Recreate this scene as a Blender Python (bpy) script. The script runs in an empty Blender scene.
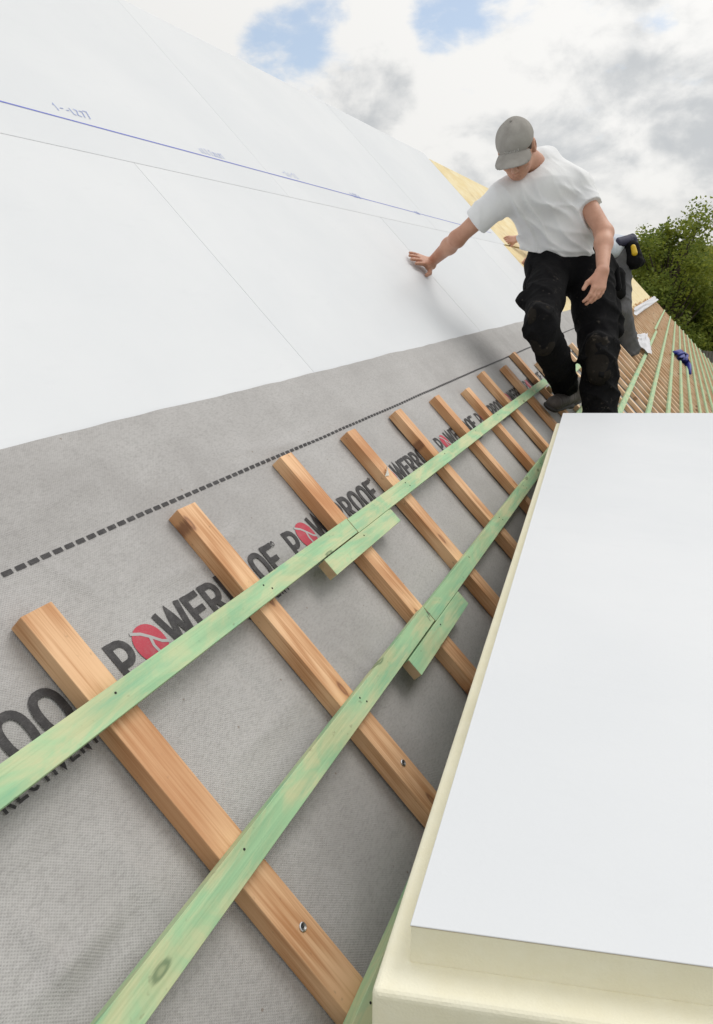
import bpy, bmesh, math, random
import numpy as np
from mathutils import Vector, Matrix, noise
random.seed(7); rng = np.random.default_rng(11)
sc = bpy.context.scene
COL = sc.collection
R_ = math.radians
H = 6.6            # eye height above the yard
FPX = 700.0        # focal length in pixels of a 1024 px tall frame
PITCH, YAW = R_(18.107), R_(23.607)
CAMP = Vector((0, 0, H))
Fw = Vector((-math.sin(YAW)*math.cos(PITCH), math.cos(YAW)*math.cos(PITCH), -math.sin(PITCH)))
Rt = Vector((math.cos(YAW), math.sin(YAW), 0)); Up = Rt.cross(Fw)
gF = Vector((-math.sin(YAW), math.cos(YAW), 0)); ZZ = Vector((0, 0, 1))
def at(px, py, z):
    """point seen at a pixel at a depth (m)"""
    return CAMP + (Fw*FPX + Rt*(px-356.5) + Up*(512-py))*(z/FPX)
# roof frame: x along the eaves, y up the slope, z off the roof
S2 = math.sqrt(.5); D = .8
Vv = Vector((-S2, 0, S2)); Nn = Vector((S2, 0, S2)); Uu = Vector((0, 1, 0))
def W(u, v, off=0): return CAMP + Uu*u + Vv*v + Nn*(off-D)
def RM(u=0, v=0, off=0):
    m = Matrix((Uu, Vv, Nn)).transposed().to_4x4(); m.translation = W(u, v, off); return m
def roof_at(px, py, off=0):
    d = Fw*FPX + Rt*(px-356.5) + Up*(512-py); s = -(D-off)/d.dot(Nn); P = d*s
    return P.dot(Uu), P.dot(Vv)

# ------------------------------------------------------------------ helpers
def tag(o, label=None, cat=None, group=None, kind=None):
    if label: o['label'] = label
    if cat: o['category'] = cat
    if group: o['group'] = group
    if kind: o['kind'] = kind
    return o
def link(name, me, mat=None, parent=None, mw=None):
    o = bpy.data.objects.new(name, me); COL.objects.link(o)
    if mat is not None:
        for m in (mat if isinstance(mat, (list, tuple)) else [mat]): me.materials.append(m)
    if parent is not None: o.parent = parent
    if mw is not None: o.matrix_local = mw
    return o
def obj(name, bm, mat, parent=None, mw=None, smooth=False):
    bmesh.ops.recalc_face_normals(bm, faces=bm.faces)
    me = bpy.data.meshes.new(name); bm.to_mesh(me); bm.free()
    if smooth: me.polygons.foreach_set('use_smooth', [True]*len(me.polygons))
    return link(name, me, mat, parent, mw)
def pyobj(name, vs, fs, mat, parent=None, mw=None, smooth=False, mi=None):
    me = bpy.data.meshes.new(name); me.from_pydata([tuple(v) for v in vs], [], fs); me.update()
    if smooth: me.polygons.foreach_set('use_smooth', [True]*len(me.polygons))
    if mi is not None: me.polygons.foreach_set('material_index', mi)
    return link(name, me, mat, parent, mw)
def empty(name, mw=None, loc=None):
    o = bpy.data.objects.new(name, None); COL.objects.link(o); o.empty_display_size = .1
    if mw is not None: o.matrix_world = mw
    if loc is not None: o.location = loc
    return o
def box_bm(x0, x1, y0, y1, z0, z1, bev=.0015, bm=None, seg=1):
    own = bmesh.new()
    vs = [own.verts.new(p) for p in ((x0,y0,z0),(x1,y0,z0),(x1,y1,z0),(x0,y1,z0),(x0,y0,z1),(x1,y0,z1),(x1,y1,z1),(x0,y1,z1))]
    for f in ((0,3,2,1),(4,5,6,7),(0,1,5,4),(1,2,6,5),(2,3,7,6),(3,0,4,7)): own.faces.new([vs[i] for i in f])
    if bev: bmesh.ops.bevel(own, geom=list(own.edges), offset=bev, segments=seg, affect='EDGES', profile=.5)
    if bm is None: return own
    me = bpy.data.meshes.new('t'); own.to_mesh(me); own.free(); bm.from_mesh(me); bpy.data.meshes.remove(me); return bm
def disc_bm(r, h, n=12, dome=0.3):
    bm = bmesh.new(); prev = None; rings = [(r,0),(r,h*.6),(r*.8,h),(r*.3,h*(1-dome))]
    for rr, zz in rings:
        ring = [bm.verts.new((rr*math.cos(2*math.pi*i/n), rr*math.sin(2*math.pi*i/n), zz)) for i in range(n)]
        if prev:
            for i in range(n): bm.faces.new((prev[i], prev[(i+1)%n], ring[(i+1)%n], ring[i]))
        prev = ring
    bm.faces.new(prev); return bm
def tube_bm(pts, rad, n=8, bm=None):
    bm = bm or bmesh.new(); prev = None; N = len(pts)
    for k, p in enumerate(pts):
        p = Vector(p); a = Vector(pts[max(k-1,0)]); b = Vector(pts[min(k+1,N-1)])
        t = (b-a).normalized(); x = t.orthogonal().normalized() if prev is None else (lx - t*lx.dot(t)).normalized()
        lx = x; y = t.cross(x); r = rad[k] if isinstance(rad, (list,tuple)) else rad
        ring = [bm.verts.new(p + (x*math.cos(2*math.pi*i/n)+y*math.sin(2*math.pi*i/n))*r) for i in range(n)]
        if prev:
            for i in range(n): bm.faces.new((prev[i], prev[(i+1)%n], ring[(i+1)%n], ring[i]))
        else: bm.faces.new(ring[::-1])
        prev = ring
    bm.faces.new(prev); return bm

# ------------------------------------------------------------------ materials
class N:
    def __init__(s, name):
        s.m = bpy.data.materials.new(name); s.m.use_nodes = True; s.t = s.m.node_tree; s.t.nodes.clear()
        s.out = s.t.nodes.new('ShaderNodeOutputMaterial'); s.b = s.t.nodes.new('ShaderNodeBsdfPrincipled')
        s.t.links.new(s.b.outputs[0], s.out.inputs[0])
    def n(s, typ, ins=None, **kw):
        nd = s.t.nodes.new('ShaderNode'+typ)
        for k, v in kw.items(): setattr(nd, k, v)
        for k, v in (ins or {}).items():
            if hasattr(v, 'is_output'): s.t.links.new(v, nd.inputs[k])
            else: nd.inputs[k].default_value = v
        return nd
    def math(s, op, a, b=0.0, c=None, clamp=False):
        d = {0: a, 1: b}
        if c is not None: d[2] = c
        return s.n('Math', d, operation=op, use_clamp=clamp).outputs[0]
    def mix(s, f, a, b, mode='MIX'):
        def c4(c): return c if hasattr(c, 'is_output') else (c[0], c[1], c[2], 1)
        nd = s.t.nodes.new('ShaderNodeMix'); nd.data_type = 'RGBA'; nd.blend_type = mode
        for i, v in ((0, f), (6, c4(a)), (7, c4(b))):
            if hasattr(v, 'is_output'): s.t.links.new(v, nd.inputs[i])
            else: nd.inputs[i].default_value = v
        return nd.outputs[2]
    def ramp(s, f, lo, hi): return s.n('MapRange', {0: f, 1: lo, 2: hi}, interpolation_type='SMOOTHSTEP').outputs[0]
    def co(s, scale=(1,1,1), loc=(0,0,0), rot=(0,0,0), rnd=0, kind='Object'):
        tc = s.n('TexCoord'); v = tc.outputs[kind]
        if rnd:
            oi = s.n('ObjectInfo'); v = s.n('VectorMath', {0: v, 1: s.n('VectorMath', {0: (rnd, rnd*.37, rnd*.61), 3: oi.outputs['Random']}, operation='SCALE').outputs[0]}, operation='ADD').outputs[0]
        return s.n('Mapping', {0: v, 1: loc, 2: rot, 3: scale}).outputs[0]
    def noise(s, v, sc=5, det=4, rough=.55, dist=0): return s.n('TexNoise', {'Vector': v, 'Scale': sc, 'Detail': det, 'Roughness': rough, 'Distortion': dist}).outputs[0]
    def set(s, **kw):
        for k, v in kw.items():
            k = k.replace('_', ' ')
            if hasattr(v, 'is_output'): s.t.links.new(v, s.b.inputs[k])
            else: s.b.inputs[k].default_value = (v[0], v[1], v[2], 1) if isinstance(v, tuple) and len(v) == 3 and s.b.inputs[k].type == 'RGBA' else v
        return s
    def bump(s, h, strength=.3, dist=.01):
        b = s.n('Bump', {'Height': h, 'Strength': strength, 'Distance': dist}); s.t.links.new(b.outputs[0], s.b.inputs['Normal']); return s

def wood_mat(name, light, dark, knotc, green=None):
    m = N(name)
    c = m.co((1,1,1), rnd=37)
    g1 = m.noise(m.n('Mapping', {0: c, 3: (1.2, 70, 70)}).outputs[0], 3, 5, .6, .4)
    g2 = m.noise(m.n('Mapping', {0: c, 3: (2.2, 150, 150)}).outputs[0], 3, 3, .6)
    wv = m.n('TexWave', {'Vector': m.n('Mapping', {0: c, 3: (.7, 22, 16)}).outputs[0], 'Scale': 2.2, 'Distortion': 6, 'Detail': 2, 'Detail Scale': .6}).outputs[1]
    g3 = m.n('TexWave', {'Vector': m.n('Mapping', {0: c, 3: (.35, 40, 30)}).outputs[0], 'Scale': 3.6, 'Distortion': 5, 'Detail': 3, 'Detail Scale': .5, 'Detail Roughness': .6}).outputs[1]
    grain = m.math('ADD', m.math('MULTIPLY', g1, .40), m.math('ADD', m.math('ADD', m.math('MULTIPLY', wv, .12), m.math('MULTIPLY', g3, .20)), m.math('MULTIPLY', g2, .40)))
    colr = m.mix(m.ramp(grain, .38, .84), light, dark)
    oi = m.n('ObjectInfo')
    if green:
        p = m.noise(m.n('Mapping', {0: c, 3: (5, 16, 16)}).outputs[0], 1.6, 4, .65, .6)
        colr = m.mix(m.ramp(p, .36, .66), m.mix(m.ramp(grain, .3, .8), green[0], green[1]), colr)
        p2 = m.noise(m.n('Mapping', {0: c, 1: (4,4,4), 3: (3, 24, 24)}).outputs[0], 2.2, 4, .65)
        colr = m.mix(m.math('MULTIPLY', m.ramp(p2, .5, .74), .6), colr, green[2])
    else:
        colr = m.mix(m.math('MULTIPLY', m.ramp(m.noise(m.n('Mapping', {0: c, 3: (3, 6, 6)}).outputs[0], 1.2, 3), .4, .7), .5), colr, (dark[0]*.95, dark[1]*.8, dark[2]*.7))
        colr = m.mix(m.math('MULTIPLY', oi.outputs['Random'], .2), colr, (.42, .24, .12))
    # knots
    vo = m.n('TexVoronoi', {'Vector': m.n('Mapping', {0: c, 3: (3.2, 9, 9)}).outputs[0], 'Scale': 1.5}, feature='F1', voronoi_dimensions='2D')
    sel = m.math('GREATER_THAN', m.n('SeparateColor', {0: vo.outputs['Color']}).outputs[0], .68)
    kd = vo.outputs['Distance']
    kd = m.math('ADD', kd, m.math('MULTIPLY', m.math('SUBTRACT', g2, .5), .06))
    kn = m.math('MULTIPLY', m.ramp(kd, .095, .055), sel)
    ringm = m.math('MULTIPLY', m.math('MULTIPLY', m.ramp(kd, .21, .08), sel), .45)
    colr = m.mix(ringm, colr, dark)
    core = m.math('MULTIPLY', m.ramp(kd, .05, .02), sel)
    colr = m.mix(m.math('MULTIPLY', kn, .7), colr, knotc)
    colr = m.mix(m.math('MULTIPLY', core, .5), colr, dark)
    # handling dirt
    sp = m.noise(m.n('Mapping', {0: c, 3: (30, 40, 40)}).outputs[0], 2, 2)
    colr = m.mix(m.math('MULTIPLY', m.ramp(sp, .68, .78), .35), colr, (.12, .08, .05))
    m.set(Base_Color=colr, Roughness=.72).bump(grain, .25, .003)
    return m.m
M = {}
M['brown'] = wood_mat('larch_timber', (.81,.52,.30), (.47,.215,.085), (.16,.06,.03))
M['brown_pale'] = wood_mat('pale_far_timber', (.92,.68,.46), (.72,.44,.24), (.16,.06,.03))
M['brown_end'] = wood_mat('larch_end_grain', (.50,.29,.15), (.34,.17,.085), (.16,.06,.03))
M['green'] = wood_mat('green_stained_timber', (.55,.58,.34), (.44,.50,.28), (.08,.14,.07), green=((.37,.59,.34), (.27,.47,.27), (.19,.46,.29)))
M['green_end'] = wood_mat('sawn_batten_end', (.58,.45,.28), (.46,.34,.2), (.2,.12,.06))

def plain(name, c, rough=.6, var=.08, sc=40, bump=.1, bd=.002, metal=0, **kw):
    m = N(name); n = m.noise(m.co(), sc, 4)
    m.set(Base_Color=m.mix(n, tuple(x*(1-var) for x in c), tuple(min(1, x*(1+var)) for x in c)), Roughness=rough, Metallic=metal, **kw)
    if bump: m.bump(n, bump, bd)
    return m.m
def facing():
    m = N('white_board_facing'); c = m.co(kind='Object', rnd=9)
    big = m.noise(c, 1.3, 4, .6); fine = m.noise(c, 300, 2); mid = m.noise(m.n('Mapping', {0: c, 3: (1, 3, 1)}).outputs[0], 9, 4, .65)
    col = m.mix(m.ramp(big, .3, .75), (.65,.672,.70), (.695,.712,.735))
    col = m.mix(m.math('MULTIPLY', m.ramp(mid, .55, .8), .25), col, (.61,.63,.66))
    spots = m.n('TexVoronoi', {'Vector': c, 'Scale': 3.1}, feature='F1')
    sel = m.math('GREATER_THAN', m.n('SeparateColor', {0: spots.outputs['Color']}).outputs[1], .6)
    col = m.mix(m.math('MULTIPLY', m.math('MULTIPLY', m.ramp(spots.outputs['Distance'], .014, .006), sel), .5), col, (.5,.48,.45))
    m.set(Base_Color=col, Roughness=.5, Specular_IOR_Level=.35).bump(m.math('ADD', fine, m.math('MULTIPLY', mid, 1.5)), .12, .001)
    return m.m
M['facing'] = facing()
def foam():
    m = N('cream_foam'); c = m.co()
    n = m.noise(c, 26, 5, .65); f = m.n('TexVoronoi', {'Vector': c, 'Scale': 420}).outputs[0]
    col = m.mix(m.ramp(n, .3, .75), (.86,.82,.64), (.89,.86,.70))
    col = m.mix(m.math('MULTIPLY', m.ramp(m.noise(c, 7, 4), .55, .75), .3), col, (.68,.65,.50))
    m.set(Base_Color=col, Roughness=.85).bump(m.math('ADD', f, m.math('MULTIPLY', n, .6)), .22, .0010)
    return m.m
M['foam'] = foam()
def yellow():
    m = N('yellow_deck_board'); c = m.co(rnd=21)
    n = m.noise(m.n('Mapping', {0: c, 3: (1.2, 3, 1)}).outputs[0], 3, 6, .65)
    col = m.mix(m.ramp(n, .35, .7), (.74,.60,.32), (.80,.70,.46))
    col = m.mix(m.math('MULTIPLY', m.ramp(m.noise(c, 2.3, 5, .7), .5, .68), .55), col, (.52,.38,.18))
    m.set(Base_Color=col, Roughness=.8).bump(n, .2, .004); return m.m
M['yellow'] = yellow()
def membrane(name):
    m = N(name); c = m.co()
    big = m.noise(c, 2.2, 5, .6); mid = m.noise(c, 14, 4, .6); fib = m.noise(m.n('Mapping', {0: c, 2: (0,0,.6), 3: (60, 260, 60)}).outputs[0], 3, 3, .7)
    w1 = m.n('TexWave', {'Vector': m.n('Mapping', {0: c, 2: (0,0,R_(45))}).outputs[0], 'Scale': 105, 'Distortion': .4}).outputs[1]
    w2 = m.n('TexWave', {'Vector': m.n('Mapping', {0: c, 2: (0,0,R_(-45))}).outputs[0], 'Scale': 105, 'Distortion': .4}).outputs[1]
    weave = m.math('MULTIPLY', w1, w2)
    col = m.mix(m.ramp(big, .3, .7), (.385,.373,.366), (.50,.49,.483))
    col = m.mix(m.math('MULTIPLY', m.ramp(mid, .45, .75), .3), col, (.54,.53,.525))
    gr = m.noise(m.n('Mapping', {0: c, 2: (0,0,-.5), 3: (1,2.2,1)}).outputs[0], 120, 5, .75); col = m.mix(m.math('MULTIPLY', m.ramp(gr, .42, .68), .42), col, (.24,.23,.225))
    col = m.mix(m.math('MULTIPLY', weave, .40), col, (.25,.24,.24))
    col = m.mix(m.math('MULTIPLY', m.ramp(fib, .5, .8), .30), col, (.5,.49,.49))
    speck = m.n('TexVoronoi', {'Vector': c, 'Scale': 22}, feature='F1')
    sel = m.math('GREATER_THAN', m.n('SeparateColor', {0: speck.outputs['Color']}).outputs[2], .8)
    col = m.mix(m.math('MULTIPLY', m.math('MULTIPLY', m.ramp(speck.outputs['Distance'], .06, .03), sel), .6), col, (.2,.15,.11))
    m.set(Base_Color=col, Roughness=.7, Specular_IOR_Level=.3).bump(m.math('ADD', m.math('MULTIPLY', weave, .5), m.math('ADD', fib, m.math('MULTIPLY', mid, 2.0))), .55, .0018)
    return m.m
M['membrane'] = membrane('grey_membrane')
def ink(name, c, fade):
    m = N(name); co = m.co(); n = m.noise(co, 60, 4, .7); f = m.noise(m.n('Mapping', {0: co, 3: (90, 300, 1)}).outputs[0], 3, 2)
    m.set(Base_Color=m.mix(m.math('MULTIPLY', m.ramp(m.math('ADD', m.math('MULTIPLY', n, .6), m.math('MULTIPLY', f, .4)), .42, .7), fade), c, (.36,.35,.35)), Roughness=.65); return m.m
M['black_ink'] = ink('black_print', (.022,.02,.022), .16)
M['red_ink'] = ink('red_print', (.46,.035,.065), .2)
M['pale_ink'] = ink('unprinted_streak', (.40,.39,.39), .2)
M['chalk'] = ink('blue_chalk', (.13,.17,.62), .5)
M['pen'] = ink('pale_blue_pen', (.28,.36,.72), .6)
M['pencil'] = plain('carpenter_pencil', (.12,.10,.10), .6, .2)
M['steel'] = plain('zinc_screw', (.62,.63,.65), .32, .1, 200, .05, metal=1)
M['dark_hole'] = plain('dark_recess', (.02,.018,.016), .8)
M['cotton'] = None
def cloth(name, c1, c2, rough=.85, weave=700, dirt=None, wr=.25):
    m = N(name); c = m.co(); n = m.noise(c, 9, 5, .6, .5)
    w = m.noise(c, weave, 2)
    fold = m.noise(m.n('Mapping', {0: c, 2: (.3,.2,.6), 3: (1,2.2,.6)}).outputs[0], 11, 4, .55, 1.2)
    col = m.mix(m.ramp(n, .3, .7), c1, c2)
    if dirt:
        d = m.noise(c, 30, 6, .75); d2 = m.noise(c, 5.5, 3)
        col = m.mix(m.math('MULTIPLY', m.math('MULTIPLY', m.ramp(d, .56, .72), m.ramp(d2, .45, .68)), dirt[1]), col, dirt[0])
        s = m.n('TexVoronoi', {'Vector': c, 'Scale': 34}, feature='F1')
        sel = m.math('GREATER_THAN', m.n('SeparateColor', {0: s.outputs['Color']}).outputs[0], .86)
        col = m.mix(m.math('MULTIPLY', m.math('MULTIPLY', m.ramp(s.outputs['Distance'], .2, .1), sel), .25*dirt[1]), col, dirt[0])
    m.set(Base_Color=col, Roughness=rough, Specular_IOR_Level=.08).bump(m.math('ADD', m.math('MULTIPLY', w, .15), fold), wr, .02)
    return m.m
M['shirt'] = cloth('white_cotton', (.76,.77,.79), (.82,.83,.84), wr=.12)
M['shirt_pale'] = cloth('pale_cotton', (.55,.6,.68), (.62,.66,.72))
M['black_work'] = cloth('black_work_cloth', (.006,.006,.007), (.012,.012,.013), .9, 500, ((.20,.175,.15), .6), .35)
M['knee'] = cloth('worn_knee_patch', (.010,.009,.008), (.024,.021,.018), .85, 400, ((.20,.17,.13), .5), .4)
M['grey_work'] = cloth('grey_work_cloth', (.10,.10,.105), (.14,.14,.145), .85, 500, ((.3,.28,.25), .3), .4)
M['cap'] = cloth('grey_cap_cloth', (.29,.275,.255), (.38,.365,.34), .9, 600, None, .15)
M['capthread'] = plain('pale_thread', (.55,.54,.52), .8)
M['leather'] = plain('worn_boot_leather', (.055,.045,.04), .75, .5, 30, .4, .006)
M['rubber'] = plain('boot_sole', (.02,.018,.017), .8, .2)
def skin():
    m = N('tanned_skin'); c = m.co(); n = m.noise(c, 14, 4, .6); f = m.noise(c, 160, 3)
    col = m.mix(m.ramp(n, .3, .7), (.60,.335,.235), (.49,.25,.17))
    col = m.mix(m.math('MULTIPLY', m.ramp(f, .55, .75), .25), col, (.42,.20,.135))
    m.set(Base_Color=col, Roughness=.55, Subsurface_Weight=.08).bump(f, .12, .001)
    m.b.inputs['Subsurface Radius'].default_value = (.01,.004,.002); return m.m
M['skin'] = skin()
M['hair'] = plain('short_brown_hair', (.06,.04,.028), .8, .4, 160, .6, .004)
M['eye'] = plain('dark_eye', (.03,.025,.02), .2, .1, 60, 0)
M['lips'] = plain('lips', (.36,.14,.11), .5, .1)

# ------------------------------------------------------------------ SDF modeller (one continuous surface per body or garment)
class SDF:
    def __init__(s, lo, hi, vox):
        s.lo = np.array(lo, np.float32); s.v = vox
        s.n = np.ceil((np.array(hi)-np.array(lo))/vox).astype(int)+1
        s.d = np.full(s.n, 9.0, np.float32)
    def sub(s, lo, hi):
        a = np.clip(np.floor((np.array(lo)-s.lo)/s.v).astype(int), 0, s.n); b = np.clip(np.ceil((np.array(hi)-s.lo)/s.v).astype(int)+1, 0, s.n)
        sl = tuple(slice(x, y) for x, y in zip(a, b))
        ax = [(np.arange(x, y, dtype=np.float32)*s.v + l) for x, y, l in zip(a, b, s.lo)]
        return sl, np.meshgrid(*ax, indexing='ij', sparse=True)
    def add(s, sl, b, k):
        a = s.d[sl]
        if k > 0:
            h = np.clip(.5+.5*(a-b)/k, 0, 1); s.d[sl] = a*(1-h)+b*h - k*h*(1-h)
        else: s.d[sl] = np.minimum(a, b)
    def cut(s, sl, b): s.d[sl] = np.maximum(s.d[sl], -b)
    def cap(s, a, b, r1, r2, k=.02, flat=None, op='add'):
        """round cone a-b; flat=(axis, factor) squeezes it along an axis"""
        a = np.array(a, np.float32); b = np.array(b, np.float32); R = max(r1, r2)+max(k, 0)*1.3+s.v*3
        sl, g = s.sub(np.minimum(a, b)-R, np.maximum(a, b)+R)
        if s.d[sl].size == 0: return s
        P = [g[i]-a[i] for i in range(3)]; ab = b-a
        sc_ = 1.0
        if flat is not None:
            ax = np.array(flat[0], np.float32); ax /= np.linalg.norm(ax); f = 1/flat[1]-1
            dt = P[0]*ax[0]+P[1]*ax[1]+P[2]*ax[2]
            P = [P[i]+dt*ax[i]*f for i in range(3)]; ab = ab + ax*float(ab@ax)*f; sc_ = .5*(1+flat[1])
        L = float(ab@ab)+1e-9
        t = np.clip((P[0]*ab[0]+P[1]*ab[1]+P[2]*ab[2])/L, 0, 1)
        q = (P[0]-t*ab[0])**2+(P[1]-t*ab[1])**2+(P[2]-t*ab[2])**2
        dd = (np.sqrt(q)-(r1+(r2-r1)*t))*sc_
        if op == 'add': s.add(sl, dd, k)
        else: s.cut(sl, dd)
        return s
    def ell(s, c, axes, rad, k=.015, warp=None, op='add'):
        c = np.array(c, np.float32); R = max(rad)*1.15+k*1.3+s.v*3
        if warp: R += .04
        sl, g = s.sub(c-R, c+R)
        if s.d[sl].size == 0: return s
        P = [g[i]-c[i] for i in range(3)]
        L = [P[0]*float(a[0])+P[1]*float(a[1])+P[2]*float(a[2]) for a in axes]
        if warp: L = warp(L)
        k0 = np.sqrt(sum((L[i]/rad[i])**2 for i in range(3))); k1 = np.sqrt(sum((L[i]/rad[i]**2)**2 for i in range(3)))+1e-9
        dd = k0*(k0-1)/k1
        if op == 'add': s.add(sl, dd, k)
        else: s.cut(sl, dd)
        return s
    def grid(s): return np.meshgrid(*[np.arange(n, dtype=np.float32)*s.v+l for n, l in zip(s.n, s.lo)], indexing='ij', sparse=True)
    def half(s, p, nrm, region=None):
        """remove everything on the +nrm side of p"""
        nrm = np.array(nrm, np.float32); nrm /= np.linalg.norm(nrm); p = np.array(p, np.float32)
        if region is None: sl, g = tuple(slice(0, n) for n in s.n), s.grid()
        else: sl, g = s.sub(*region)
        s.d[sl] = np.maximum(s.d[sl], sum((g[i]-p[i])*nrm[i] for i in range(3)))
        return s
    def wobble(s, fn):
        near = np.abs(s.d) < .06; idx = np.nonzero(near)
        P = [idx[i].astype(np.float32)*s.v+s.lo[i] for i in range(3)]
        s.d[near] += fn(P[0], P[1], P[2]).astype(np.float32); return s
    def mesh(s, name, mat, parent=None, origin=(0,0,0), smooth_it=1):
        d = s.d; ins = d < 0
        nx, ny, nz = d.shape
        cnt = np.zeros((nx-1, ny-1, nz-1), np.int8)
        for i in (0,1):
            for j in (0,1):
                for k in (0,1): cnt += ins[i:nx-1+i, j:ny-1+j, k:nz-1+k]
        act = (cnt > 0) & (cnt < 8); ci = np.nonzero(act); nv = len(ci[0])
        ids = np.full(act.shape, -1, np.int32); ids[ci] = np.arange(nv)
        acc = np.zeros((nv, 3)); w = np.zeros(nv)
        cor = [(i,j,k) for i in (0,1) for j in (0,1) for k in (0,1)]
        val = {c: d[ci[0]+c[0], ci[1]+c[1], ci[2]+c[2]] for c in cor}
        for c in cor:
            for ax in range(3):
                if c[ax] == 0:
                    e = list(c); e[ax] = 1; e = tuple(e); a, b = val[c], val[e]; x = (a < 0) != (b < 0)
                    t = np.where(x, a/np.where(x, a-b, 1), 0)
                    p = np.tile(np.array(c, float), (nv, 1)); p[:, ax] += t
                    acc += p*x[:, None]; w += x
        V = (np.stack(ci, 1)+acc/np.maximum(w, 1)[:, None])*s.v+s.lo
        quads = []
        for ax in range(3):
            o = [slice(1, -1)]*3; a = list(o); b = list(o)
            a[ax] = slice(0, -1); b[ax] = slice(1, None)
            A = ins[tuple(a)]; B = ins[tuple(b)]; e = np.nonzero(A != B)
            base = [e[i]+(0 if i == ax else 1) for i in range(3)]
            u, v = [(1,2),(2,0),(0,1)][ax]
            def cell(du, dv):
                q = [base[i].copy() for i in range(3)]; q[u] -= du; q[v] -= dv; return ids[q[0], q[1], q[2]]
            q4 = np.stack([cell(1,1), cell(0,1), cell(0,0), cell(1,0)], 1)
            fl = ~A[e]; q4[fl] = q4[fl][:, ::-1]; quads.append(q4)
        Q = np.concatenate(quads); Q = Q[(Q >= 0).all(1)]
        for _ in range(smooth_it):
            sm = np.zeros_like(V); c = np.zeros(nv)
            for i in range(4):
                for j in ((i+1) % 4, (i-1) % 4):
                    np.add.at(sm, Q[:, i], V[Q[:, j]]); np.add.at(c, Q[:, i], 1)
            V = V*.45+.55*sm/np.maximum(c, 1)[:, None]
        V = V-np.array(origin)
        me = bpy.data.meshes.new(name); me.vertices.add(nv); me.vertices.foreach_set('co', V.astype(np.float32).ravel())
        me.loops.add(Q.size); me.loops.foreach_set('vertex_index', Q.astype(np.int32).ravel())
        me.polygons.add(len(Q)); me.polygons.foreach_set('loop_start', np.arange(0, Q.size, 4, dtype=np.int32))
        me.polygons.foreach_set('use_smooth', np.ones(len(Q), bool)); me.update(calc_edges=True); me.validate()
        return link(name, me, mat, parent)
def bounds(pts, pad):
    a = np.array([tuple(p) for p in pts]); return a.min(0)-pad, a.max(0)+pad

# ------------------------------------------------------------------ camera, sun, sky
cam = bpy.data.cameras.new('camera'); co = bpy.data.objects.new('camera', cam); COL.objects.link(co); sc.camera = co
cam.sensor_fit = 'VERTICAL'; cam.sensor_height = 36; cam.lens = FPX/1024*36; cam.clip_start = .02; cam.clip_end = 3000
mw = Matrix((Rt, Up, -Fw)).transposed().to_4x4(); mw.translation = CAMP; co.matrix_world = mw
SUN_EL, SUN_AZ = R_(56), R_(38)     # azimuth measured from +Y towards +X
sd = Vector((math.sin(SUN_AZ)*math.cos(SUN_EL), math.cos(SUN_AZ)*math.cos(SUN_EL), math.sin(SUN_EL)))
sl_ = bpy.data.lights.new('sun', 'SUN'); sl_.energy = 1.25; sl_.angle = R_(30); sl_.color = (1, .965, .91)
so = bpy.data.objects.new('sun', sl_); COL.objects.link(so); so.rotation_euler = (-sd).to_track_quat('-Z', 'Y').to_euler(); so.location = (8, 0, 20)
wd = bpy.data.worlds.new('World'); sc.world = wd; wd.use_nodes = True
class WN(N):
    def __init__(s, w):
        s.t = w.node_tree; s.t.nodes.clear(); s.out = s.t.nodes.new('ShaderNodeOutputWorld')
w = WN(wd)
sky = w.n('TexSky', sky_type='NISHITA', sun_disc=False, sun_elevation=SUN_EL, sun_rotation=SUN_AZ, air_density=1.0, dust_density=2.0, altitude=50)
bg1 = w.n('Background', {0: sky.outputs[0], 1: .09})
gen = w.n('TexCoord').outputs['Generated']
sep = w.n('SeparateXYZ', {0: gen})
zc = w.math('ADD', w.math('MAXIMUM', sep.outputs[2], 0.0), .22)
pl = w.n('CombineXYZ', {0: w.math('DIVIDE', sep.outputs[0], zc), 1: w.math('DIVIDE', sep.outputs[1], zc), 2: 0.0}).outputs[0]
n1 = w.noise(w.n('Mapping', {0: gen, 1: (3.1, 1.7, .4), 3: (1, 1, 1.7)}).outputs[0], 4.2, 8, .56, .25)
n2 = w.noise(w.n('Mapping', {0: gen, 1: (.3, 5.2, 2.4), 3: (1, 1, 2.0)}).outputs[0], 3.0, 6, .5, .3)
n3 = w.noise(w.n('Mapping', {0: gen, 1: (7.3, .2, 1.4), 3: (1, 1, 2.2)}).outputs[0], 11.0, 6, .6, .2)
def dirv(px, py): return (Fw*FPX+Rt*(px-356.5)+Up*(512-py)).normalized()
def lobe(px, py, deg, stretch=None):
    dt = w.n('VectorMath', {0: w.n('VectorMath', {0: gen}, operation='NORMALIZE').outputs[0], 1: tuple(dirv(px, py))}, operation='DOT_PRODUCT').outputs['Value']
    return w.ramp(dt, math.cos(R_(deg*1.6)), math.cos(R_(deg*.25)))
gaps = None
for px, py, dg, s in ((290, 34, 2.3, .62), (306, 8, 2.0, .55), (268, 55, 1.8, .5), (440, 20, 1.9, .6), (480, 2, 2.2, .6), (515, -8, 2.0, .4), (330, -8, 1.6, .5)):
    g = w.math('MULTIPLY', lobe(px, py, dg), s); gaps = g if gaps is None else w.math('MAXIMUM', gaps, g)
cover = w.math('SUBTRACT', w.math('ADD', w.math('MULTIPLY', w.math('SUBTRACT', n1, .5), 4.0), 1.32), w.math('MULTIPLY', gaps, 2.45))
cover = w.math('ADD', cover, w.math('MULTIPLY', w.math('SUBTRACT', n3, .5), 3.2))
mask = w.ramp(cover, -.35, .85)
dens = None
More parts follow.
